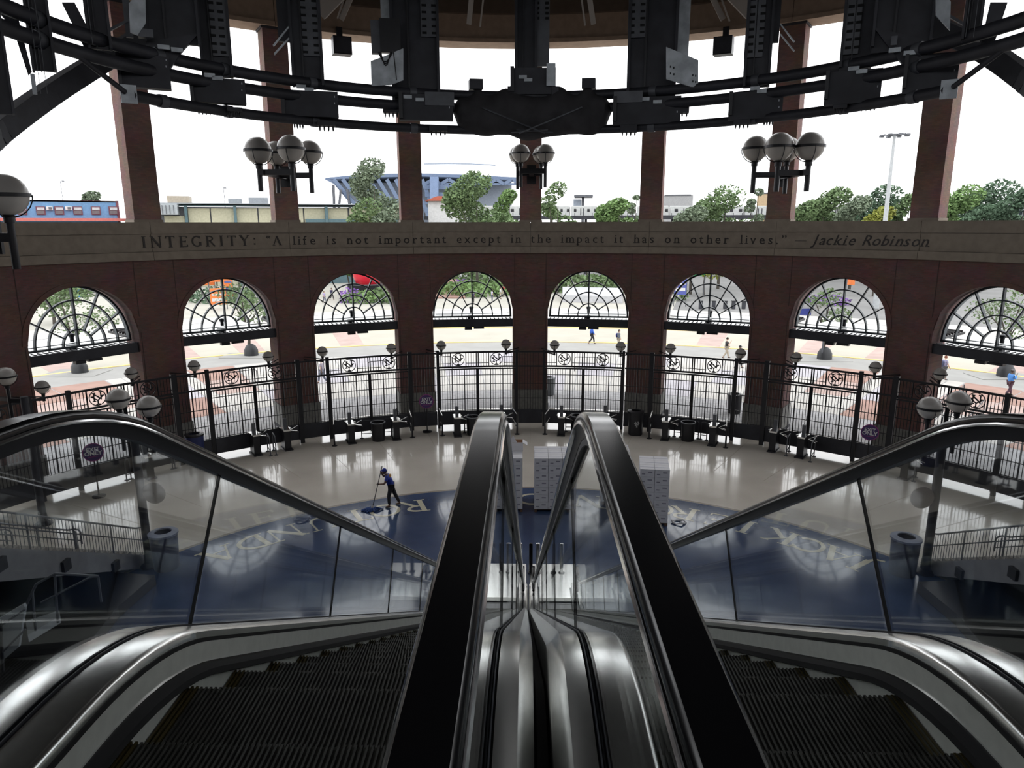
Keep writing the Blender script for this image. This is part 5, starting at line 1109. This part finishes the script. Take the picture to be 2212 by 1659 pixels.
# young trees on the plaza with a dark watering bag at the foot
for x, y, yt, w, d in ((166, 805, 625, 1.0, 'leftmost arch'), (537, 768, 615, .9, 'second arch'), (1774, 776, 625, .75, 'seventh arch'), (2164, 813, 632, .95, 'rightmost arch')):
    b_ = gp(x, y); zt = at(x, yt, y=b_.y).z; t = tree(b_, zt, 2.9*w, 'young plaza tree with a dark bag at its foot, behind the '+d, G1, 9, 130, .115, .16, .42)
    MB().lathe([(.62, 0), (.6, .5), (.42, .85), (.15, 1.05)], 12, Matrix.Translation(b_+Vector((.25, 0, 0))) @ Matrix.Diagonal((1, .8, 1, 1))).build('water_bag', solid('bag_black', (.02, .022, .025), .5), t)
    MB().box(b_+Vector((0, 0, .01)), (4.2, 2.4, .03)).build('tree_grate', M_greyp, t)
def hz(px, top, wpx, D, dsc, m, low=.2, blobs=12, n=200, s=None, name='tree', zb=0, group='trees beyond the street'):
    P = at(px, 470, y=D); zt = at(px, top, y=D).z; cr = wpx/2*D/F*1.02
    return tree((P.x, P.y, zb), zt-zb, cr, dsc, m, blobs, int(n*2), s or D*.0024, D*.0022, low, name, group)
hz(812, 336, 120, 120, 'tall grey-green tree left of the second brick column, by the stadium', G2, .35, 16, 150)
hz(800, 428, 110, 112, 'low spreading tree in front of the beige wall', G1, .3, 10, 150)
hz(1030, 372, 165, 118, 'broad green tree in the middle left of the small four-globe lamp', G1, .3, 18, 200)
hz(1100, 402, 70, 134, 'tree half hidden behind the middle brick column', G5, .3, 9, 170)
hz(1204, 386, 84, 115, 'airy tree just right of the middle brick column', G1, .35, 11, 90)
hz(1335, 430, 100, 125, 'dense round bush-like tree left of the right middle column', G5, .5, 10, 240)
hz(1372, 414, 36, 135, 'thin tree top beside the right middle column', G2, .5, 5, 60)
hz(1560, 410, 150, 125, 'wide tree in front of the train, right of the middle', G1, .35, 16, 150)
hz(1500, 452, 100, 115, 'low bushy tree below the train', G2, .6, 8, 200)
hz(1632, 400, 50, 130, 'thin tree beside the right wall lamp', G2, .45, 6, 60)
hz(1745, 430, 100, 120, 'green tree right of the fifth column from the left', G1, .4, 12, 200)
hz(1800, 404, 130, 142, 'tree with rounded crown left of the light mast', G1, .3, 14, 210)
hz(1850, 422, 90, 122, 'green tree crown just left of the light mast', G2, .4, 10, 200)
hz(1905, 446, 80, 112, 'yellow-green tree at the foot of the light mast', G4, .5, 9, 220)
hz(1900, 404, 120, 132, 'tree behind the light mast', G3, .3, 12, 190)
hz(1955, 415, 90, 140, 'dark green tree behind the right brick column', G1, .3, 10, 190)
hz(2075, 400, 120, 120, 'bright green tree right of the right brick column', G5, .3, 14, 240)
hz(2140, 395, 140, 150, 'dark tall tree at the right edge', G3, .3, 14, 210)
hz(2200, 404, 110, 140, 'dark tree cut by the right edge', G3, .3, 12, 210)
hz(2120, 440, 80, 112, 'lower dark green tree near the right edge', G3, .5, 9, 220)
hz(212, 415, 66, 210, 'small tree top above the blue building', G2, .6, 8, 110)
def bed(px, py, w, hgt, dsc, m, n=500, s=.3, D=1.5): b_ = gp(px, py); t = thing('shrub_bed', dsc, 'shrub', b_); leaves(n, (b_.x, b_.y+D, hgt*.4), (w, D*1.6, hgt), s, '', m, None, random.Random(px)).build('foliage', m, t, kind='stuff'); leaves(60, (b_.x, b_.y+D, .05), (w*.9, D*1.4, .12), s, '', G3, None, random.Random(px)).build('low_leaves', G3, t, kind='stuff')
MPU = mat('purple_flower', (.22, .10, .38), .8)
bed(1022, 640, 7, 1.4, 'green and yellow planting bed in the fourth fan window', G5, 1600, .4, 5); bed(1050, 612, 8, 2.6, 'taller green shrubs at the back of the fourth fan window', G1, 1200, .5, 3)
bed(1000, 622, 2.2, 1.0, 'purple flowering clump in the fourth fan window', MPU, 260, .28, 1.5)
bed(1272, 632, 9, 1.9, 'dense green shrubs filling the fifth fan window', G1, 2000, .4, 4); tree(gp(1268, 622), 9.5, 4.2, 'dark leafy tree at the top of the fifth fan window', G3, 10, 200, .4, .2, .35); bed(1330, 622, 4, 1.7, 'yellow-green shrubs at the right of the fifth fan window', G4, 600, .35, 2)
bed(790, 655, 4.2, 1.2, 'green and yellow border in the third fan window', G5, 900, .28, 2); bed(838, 655, 2.8, 1.9, 'green shrubs at the right of the third fan window', G1, 600, .28, 2); bed(752, 655, 1.8, 1.6, 'purple flowers in the third fan window', MPU, 200, .22, 1.2)
tree(gp(757, 640), 7.2, 3.8, 'small green street tree in the third fan window', G5, 8, 140, .3, .16, .45); tree(gp(518, 640), 9.0, 4.6, 'bright green tree at the top right of the second fan window', G5, 9, 170, .34, .2, .35)
bed(470, 655, 5, 1.6, 'dark green shrubs across the second fan window', G3, 800, .3, 2); bed(555, 668, 2.6, 1.9, 'leafy shrubs at the right of the second fan window', G1, 500, .26, 1.5)
tree(gp(118, 700), 6.5, 3.6, 'green bushy tree at the left of the leftmost fan window', G1, 9, 170, .26, .2, .25); bed(1452, 650, 2.6, 1.8, 'green shrubs at the left of the sixth fan window', G1, 500, .28, 1.5); tree(gp(1520, 640), 7.5, 4.2, 'yellow-green tree in the sixth fan window', G4, 8, 170, .3, .18, .4)
bed(1790, 660, 3.6, 1.0, 'purple flower bed behind the seventh fan window', MPU, 420, .25, 1.0)
# ================================================================ street things seen through the arches
def slope(q, z0, z1, m, name, dsc, cat):
    P = [gp(*v) for v in q]; t = thing(name, dsc, cat, P[0]); vs = [Vector((P[i].x, P[i].y, 0)) for i in range(4)]+[Vector((P[i].x, P[i].y, (z0, z0, z1, z1)[i])) for i in range(4)]
    MB().add(vs, [(0, 3, 2, 1), (4, 5, 6, 7), (0, 1, 5, 4), (1, 2, 6, 5), (2, 3, 7, 6), (3, 0, 4, 7)]).build('slab', m, t); return t
slope([(925, 645), (1005, 645), (985, 605), (925, 608)], .25, .9, M_red, 'brick_ramp', 'red-brown brick slope at the left of the fourth fan window', 'ramp')
p = gp(793, 645); t = thing('apple_sculpture', 'big shiny red dome on a black planter box in the third fan window', 'sculpture', p)
MB().box(p+Vector((0, 0, 1.1)), (5.0, 3.2, 2.2)).build('planter', M_black, t); MB().sphere(p+Vector((.3, 0, 4.0)), 2.3, 24, 14, sc=(1, 1, 1.15)).build('dome', mat('apple_red', (.62, .02, .04), .25), t); MB().ring([(2.2, 2.15), (2.6, 2.15), (2.6, 2.3), (2.2, 2.3)], 24, Matrix.Translation(p)).build('rim', M_gsteel, t)
def board(px, py, Y0, w, h, z, m, dsc, m2=None, post=True, nm='banner', cat='banner'):
    b_ = gp(px, py); a = atan2(b_.x, b_.y); T = Matrix.Translation(b_) @ Matrix.Rotation(-a, 4, 'Z'); t = thing(nm, dsc, cat, b_)
    MB().box((0, 0, z+h/2), (w, .12, h), T).build('panel', m, t)
    if m2: MB().box((0, -.07, z+h*.3), (w*.8, .03, h*.18), T).build('printed_stripe', m2, t); MB().box((0, -.07, z+h*.62), (w*.8, .03, h*.1), T).build('printed_stripe', m2, t)
    for x in ((-w/2, w/2) if post is True else (post,)): MB().tube([T @ Vector((x, 0, 0)), T @ Vector((x, 0, z+h))], .06, 6).build('post', M_gsteel, t)
    return t
OR = solid('orange_print', (.75, .20, .05), .6); WP = solid('white_board', (.6, .6, .6), .6)
board(452, 648, 0, 1.9, 2.3, 2.2, OR, 'left orange banner in the second fan window', solid('deep_orange', (.65, .08, .03))); board(470, 650, 0, 2.0, 2.2, 2.8, OR, 'middle orange banner in the second fan window', WP); board(474, 668, 0, 2.0, 2.2, .6, OR, 'lower orange banner in the second fan window', WP)
board(496, 652, 0, 1.2, 3.4, .8, OR, 'right narrow orange banner in the second fan window', solid('mid_blue', (.1, .12, .3)))
board(1501, 640, 0, 2.6, 3.0, 3.2, solid('sign_green', (.03, .38, .14), .6), 'green sign board at the left of the sixth fan window', WP, nm='street_sign', cat='sign'); board(1468, 662, 0, 1.6, 2.4, 1.6, solid('kiosk_blue', (.08, .10, .35), .6), 'blue information board at the left of the sixth fan window', WP, nm='information_board', cat='sign')
board(1834, 655, 0, .95, 3.4, 2.6, OR, 'orange banner on a lamp pole in the seventh fan window', solid('deep_orange', (.65, .08, .03)), post=-.6)
t = board(1738, 775, 0, 2.6, 1.0, 3.6, WP, 'white and blue sign frame on posts behind the seventh arch', None, nm='sign_frame', cat='sign'); b_ = gp(1738, 775); MB().box((b_.x, b_.y-.1, 3.95), (2.5, .05, .5)).build('blue_band', solid('band_blue', (.04, .06, .30)), t)
for i, x in enumerate((1513, 1541, 1566, 1584, 1606)): b_ = gp(x, 667); t = thing('street_bollard', '%s dark square bollard in the sixth fan window' % ['leftmost', 'second', 'third', 'fourth', 'rightmost'][i], 'bollard', b_); MB().box(b_+Vector((0, 0, .5)), (.42, .42, 1.0)).build('shaft', M_dsteel, t); MB().box(b_+Vector((0, 0, 1.03)), (.5, .5, .08)).build('cap', M_black, t)
b_ = gp(1744, 655); t = thing('street_lamp', 'street lamp with white ring head at the left of the seventh fan window', 'lamp', b_); MB().tube([b_, b_+Vector((0, 0, 4.6))], .1, 8).build('pole', M_gsteel, t); MB().ring([(1.0, 4.6), (1.25, 4.6), (1.25, 4.75), (1.0, 4.75)], 20, Matrix.Translation(b_)).build('ring_head', M_white, t); MB().bar(b_+Vector((-1.1, 0, 4.6)), b_+Vector((1.1, 0, 4.6)), .08).build('cross_arm', M_white, t)
b_ = gp(560, 655); t = thing('table_umbrella', 'white square parasol at the right of the second fan window', 'parasol', b_); MB().tube([b_, b_+Vector((0, 0, 3.2))], .06, 8).build('pole', M_gsteel, t); MB().lathe([(2.4, 2.9), (2.4, 2.95), (1.2, 3.25), (.05, 3.5)], 4, Matrix.Translation(b_), False).build('canopy', M_white, t)
t = slope([(130, 640), (210, 632), (212, 618), (120, 625)], 3.2, 3.2, M_dsteel, 'dark_shelter', 'dark shelter wall at the top of the leftmost fan window', 'shelter'); b_ = gp(186, 640); MB().box(b_+Vector((0, -1, 2.2)), (1.1, 1.1, 4.4)).build('blue_pillar', solid('pillar_blue', (.02, .14, .28)), t)
t = slope([(1215, 652), (1345, 655), (1345, 640), (1215, 637)], 1.0, 1.3, solid('pale_wall', (.48, .48, .50)), 'low_wall', 'low pale wall at the foot of the fifth fan window', 'wall')
# crowd barriers outside
def barrier(p, q, dsc, n=12, h=1.1):
    p, q = Vector(p), Vector(q); t = thing('crowd_barrier', dsc, 'barrier', (p+q)/2); f = MB().tube([p, p+Vector((0, 0, h-.12)), p+(q-p)*.05+Vector((0, 0, h)), q-(q-p)*.05+Vector((0, 0, h)), q+Vector((0, 0, h-.12)), q], .03, 6); f.build('frame', M_dsteel, t); MB().tube([p+Vector((0, 0, .2)), q+Vector((0, 0, .2))], .02, 5).build('bottom_bar', M_dsteel, t)
    mb = MB()
    for k in range(1, n): a = p+(q-p)*k/n; mb.tube([a+Vector((0, 0, .2)), a+Vector((0, 0, h))], .012, 4)
    mb.build('bars', M_dsteel, t, kind='stuff')
for i, (a, r) in enumerate(((-35.5, 36.2), (-19.5, 35.8), (-13, 36.4), (-3.6, 36.0), (5.5, 36), (13.2, 36.3), (27, 36), (34.5, 36.3))):
    barrier(pol(a, r), pol(a+3.6, r+.2), 'grey crowd barrier on the plaza, %s of the row from the left' % ['first', 'second', 'third', 'fourth', 'fifth', 'sixth', 'seventh', 'last'][i])
for i, (x0, y0, x1, y1) in enumerate(((2066, 1010, 2150, 930), (2166, 1015, 2240, 950), (2120, 985, 2180, 905))): barrier(gp(x0, y0)+Vector((0, 3.5, 0)), gp(x1, y1)+Vector((0, 4.5, 0)), 'crowd barrier outside the rightmost gate, '+['nearest', 'cut by the picture edge', 'middle'][i], 16)
# ================================================================ skyline
def bld(name, dsc, px, D, cat='building'):
    P = Plane.__new__(Plane); r = ray(px, 477); k = D/hypot(r[0], r[1]); P.P = Vector((r[0]*k, r[1]*k, 0)); P.a = atan2(P.P.x, P.P.y); P.M = Matrix.Translation(P.P) @ Matrix.Rotation(-P.a, 4, 'Z'); return thing(name, dsc, cat, P.P), P
def blk_(P, x0, y0, x1, y1, th, name, m, par, d=0, label=None, ground=False):
    ym = (y0+min(y1, 478))/2; a0, a1 = P.q(x0, ym)[0], P.q(x1, ym)[0]; z1, z0 = P.q(x0, y0)[1], P.q(x1, y1)[1]
    if ground: z0 = 0
    return MB().box(((a0+a1)/2, d+th/2, (z0+z1)/2), (abs(a1-a0), th, abs(z1-z0)), P.M).build(name, m, par, label=label)
LB = solid('sky_blue_paint', (.13, .27, .46), .8); MR = solid('maroon_trim', (.16, .06, .08), .8)
t, P = bld('blue_building', 'long pale blue building with maroon-framed windows, left above the cornice', 140, 155)
blk_(P, -30, 434, 255, 500, 14, 'wall', LB, t, ground=True); blk_(P, -32, 431, 257, 434.5, 14.6, 'roof_edge', MR, t, -.3); blk_(P, 252, 434, 258, 480, 14.2, 'corner_trim', MR, t, -.1, ground=True); blk_(P, -30, 471, 285, 478, 4, 'awning', solid('red_awning', (.50, .14, .12), .8), t, -4)
for x in (48, 88, 128, 168, 207, 245):
    w = blk_(P, x-10, 446, x+10, 464, .3, 'window', MR, t, -.2); blk_(P, x-8, 448, x+8, 454, .1, 'pane', solid('bright_pane', (.45, .48, .50), .2), w, -.3); blk_(P, x-8, 455, x+8, 462.5, .1, 'pane', solid('dull_pane', (.14, .13, .14), .2), w, -.3)
for x in (107, 148): a = blk_(P, x-7, 446, x+7, 454, .6, 'air_conditioner', WP, t, -.6); blk_(P, x-2, 447.5, x+5, 452.5, .1, 'grille', M_gsteel, a, -.7)
SG, CB, TG = solid('slate_green', (.09, .15, .17), .8), solid('cream_panel', (.46, .44, .32), .8), solid('roof_grey', (.26, .28, .30), .7)
t, P = bld('beige_hall', 'long low hall with cream wall panels and slate posts, left of the stadium', 560, 142)
blk_(P, 340, 438, 900, 444, 20, 'roof', TG, t, -1, ground=False); blk_(P, 385, 443, 900, 447, 1.0, 'fascia', SG, t, -.6); blk_(P, 345, 446, 900, 500, 16, 'wall', M_gsteel, t, 1.0, ground=True)
for i, (x0, x1) in enumerate(((354, 398), (406, 453), (456, 505), (511, 556), (559, 606), (609, 655), (658, 702), (708, 752), (756, 800), (804, 860))): blk_(P, x0, 450 if i else 466, x1, 500, .5, 'wall_panel', CB, t, .6, ground=True)
for x in (402, 508, 705): blk_(P, x-3, 446, x+3, 500, 1.2, 'post', SG, t, -.4, ground=True)
blk_(P, 660, 473, 900, 500, 1.2, 'base_band', SG, t, -.2, ground=True); blk_(P, 340, 440, 386, 464, 4, 'glazed_wing', solid('pale_glass', (.35, .38, .40), .3), t, -2.5); 
for k in range(5): blk_(P, 346+8*k, 444, 347+8*k, 463, .2, 'glazing_bar', M_gsteel, t, -2.7)
blk_(P, 355, 421, 404, 440, 6, 'roof_house', solid('tan_wall', (.38, .33, .26)), t, 4); blk_(P, 536, 424, 580, 438, 4, 'roof_plant', TG, t, 6); blk_(P, 490, 426, 520, 438, 4, 'roof_plant', TG, t, 6); blk_(P, 260, 440, 300, 500, 8, 'side_shed', SG, t, 6, ground=True)
for i, (x, y0) in enumerate(((136, 390), (486, 405))): t2, P2 = bld('antenna_mast', '%s thin pale antenna mast on the skyline' % ['left', 'second'][i], x, 260, 'mast'); blk_(P2, x-.6, y0, x+.6, 480, .5, 'pole', M_gsteel, t2, ground=True); blk_(P2, x-3, y0, x+3, y0+2, .5, 'head', M_gsteel, t2)
# stadium with slanted truss
SB, SL = solid('stadium_blue', (.15, .20, .30), .7), solid('stadium_pale', (.30, .34, .40), .7)
t, P = bld('stadium', 'blue-grey stadium with a slanting trussed grandstand behind the trees', 930, 210)
def sbar(x0, y0, x1, y1, w, m, d=0, nm='truss_bar'): (a, b_), (c, e) = P.q(x0, y0), P.q(x1, y1); return MB().bar(P.M @ Vector((a, d, b_)), P.M @ Vector((c, d, e)), w, w).build(nm, m, t)
(ax, az) = P.q(0, 0); Q = [P.q(*v) for v in ((703, 384), (790, 376), (905, 374), (1000, 377), (1115, 383), (1115, 389), (1000, 384), (905, 381), (790, 384), (705, 388))]
MB().prism(Q, 0, 30, P.M).build('roof_edge', SB, t); Q = [P.q(*v) for v in ((716, 392), (1112, 392), (1112, 478), (790, 478), (768, 440))]; Q[2] = (Q[2][0], 0); Q[3] = (Q[3][0], 0); MB().prism(Q, 8, 60, P.M).build('grandstand', SL, t)
for k in range(11): sbar(722+k*19, 388, 792+k*15, 470, 1.0, SB, -1)
for x in (722, 738, 752): sbar(x, 400 if x < 730 else 410, x+(3 if x < 730 else -6 if x < 745 else 8), 470, .6, M_gsteel, -2, 'strut')
sbar(704, 386, 724, 396, .6, SB, -1); sbar(724, 396, 760, 440, .6, SB, -1)
for k in range(6): x = 918+k*34; sbar(x, 398, x+17, 388, .9, SB, -1); sbar(x+17, 388, x+34, 398, .9, SB, -1); sbar(x, 398, x+34, 398, .6, SB, -1)
sbar(938, 384, 938, 440, 2.2, solid('stadium_column', (.20, .27, .42)), -3, 'column'); 
for k in range(9): sbar(915+k*18, 347+.11*(k-3)**2, 933+k*18, 347+.11*(k-2)**2, .35, SL, 10, 'lighting_arch')
for k in range(4): sbar(918, 405+k*16, 1000, 405+k*16, 1.2, SB, -1, 'tier_edge')
t, P = bld('red_roof_kiosk', 'white pavilion with a red roof between two trees', 975, 150); blk_(P, 925, 432, 1010, 500, 8, 'wall', WP, t, ground=True); MB().prism([P.q(*v) for v in ((918, 434), (1020, 434), (990, 424), (945, 424))], -1, 9, P.M).build('roof', solid('red_roof', (.42, .10, .06)), t)
# trains on the viaduct
t, P = bld('viaduct', 'dark elevated railway viaduct behind the trees', 1340, 160, 'bridge'); VP_ = P; blk_(P, 915, 467, 1900, 472, 9, 'deck', M_dsteel, t); 
for k in range(26): blk_(P, 920+38*k, 472, 925+38*k, 500, 1.5, 'pier', M_dsteel, t, 2, ground=True)
for k in range(50): blk_(P, 918+19*k, 460, 919+19*k, 468, .3, 'fence_upright', M_dsteel, t, -.5)
TW = solid('train_silver', (.50, .51, .50), .4)
for i, (x0, x1) in enumerate(((934, 1010), (1012, 1090), (1092, 1168), (1176, 1230), (1232, 1290), (1296, 1372), (1376, 1446), (1449, 1528), (1532, 1608), (1612, 1690), (1694, 1770), (1774, 1850))):
    t, P = bld('train_car', 'silver train car %s' % ['left of the broad middle tree, nearest its pantry roof', 'hidden behind the broad middle tree', 'behind the middle brick column', 'just right of the middle brick column', 'with dark doors right of the airy tree', 'behind the dense round tree', 'behind the right middle column', 'right of the right middle column', 'behind the wide tree', 'beside the right wall lamp', 'seen in gaps right of the right wall lamp', 'seen in gaps near the light mast'][i].replace('pantry ', 'red-'), (x0+x1)/2, 158, 'train'); P = VP_
    blk_(P, x0, 446, x1-1, 466.7, 3, 'body', TW, t, 1.5); blk_(P, x0+1, 444.3, x1-2, 446.5, 2.4, 'roof', WP, t, 1.8)
    w = (x1-x0)
    for f in (.12, .62, .88): blk_(P, x0+w*f, 451, x0+w*f+w*.09, 457, .1, 'window', M_black, t, 1.42)
    for f in (.36, .46): blk_(P, x0+w*f, 450, x0+w*f+1.6, 464, .1, 'door', M_dsteel, t, 1.42)
t, P = bld('grey_block', 'plain grey windowless block above the train, right of the middle', 1464, 230); blk_(P, 1433, 422, 1496, 500, 25, 'wall', solid('grey_block_wall', (.33, .33, .33)), t, ground=True); blk_(P, 1436, 420.5, 1493, 422.5, 24, 'parapet', M_gsteel, t, -.2)
t, P = bld('platform_roof', 'grey T-shaped station platform roof right of the airy tree', 1260, 190); blk_(P, 1240, 421, 1281, 425, 10, 'roof', M_gsteel, t); blk_(P, 1256, 425, 1262, 500, 3, 'column', M_gsteel, t, 3, ground=True); blk_(P, 1238, 430, 1256, 446, 3, 'screen', SL, t, 3)
t, P = bld('orange_block', 'small tan block behind the thin tree by the right wall lamp', 1645, 240); blk_(P, 1634, 418, 1660, 500, 12, 'wall', solid('tan_block', (.45, .33, .20)), t, ground=True); blk_(P, 1633, 416.5, 1661, 418.5, 12.5, 'parapet', M_gsteel, t, -.2)
t, P = bld('dark_station', 'dark station building with a grey roof at the right edge', 2195, 185); blk_(P, 2158, 453, 2290, 500, 14, 'wall', solid('dark_wall_blue', (.06, .08, .10)), t, ground=True); blk_(P, 2155, 446, 2290, 454, 15, 'roof', TG, t, -1)
for k in range(8): blk_(P, 2162+9*k, 458, 2164+9*k, 476, .3, 'window', solid('pale_glass', (.35, .38, .40), .3), t, -.2)
b_ = at(1912, 478, y=95); t = thing('light_mast', 'very tall grey light mast with a crown of lamps, right of the right wall lamp', 'mast', (b_.x, b_.y, 0)); tp = at(1930, 292, y=95); tp = Vector((b_.x, b_.y, tp.z))
MB().tube([Vector((b_.x, b_.y, 0)), tp], [.42, .16], 10).build('pole', solid('mast_grey', (.42, .44, .45), .5), t); MB().ring([(.5, -.1), (.8, -.1), (.8, .1), (.5, .1)], 14, Matrix.Translation(tp)).build('lamp_ring', M_gsteel, t)
for k in range(8): a = 2*pi*k/8; q = tp+Vector((cos(a)*.8, sin(a)*.8, 0)); l = MB().tube([q, q+Vector((cos(a)*.5, sin(a)*.5, .1))], .05, 5).build('lamp_arm', M_gsteel, t); MB().box(q+Vector((cos(a)*.75, sin(a)*.75, -.05)), (.45, .45, .22)).build('lamp_head', M_gsteel, l)
bpy.context.view_layer.update()
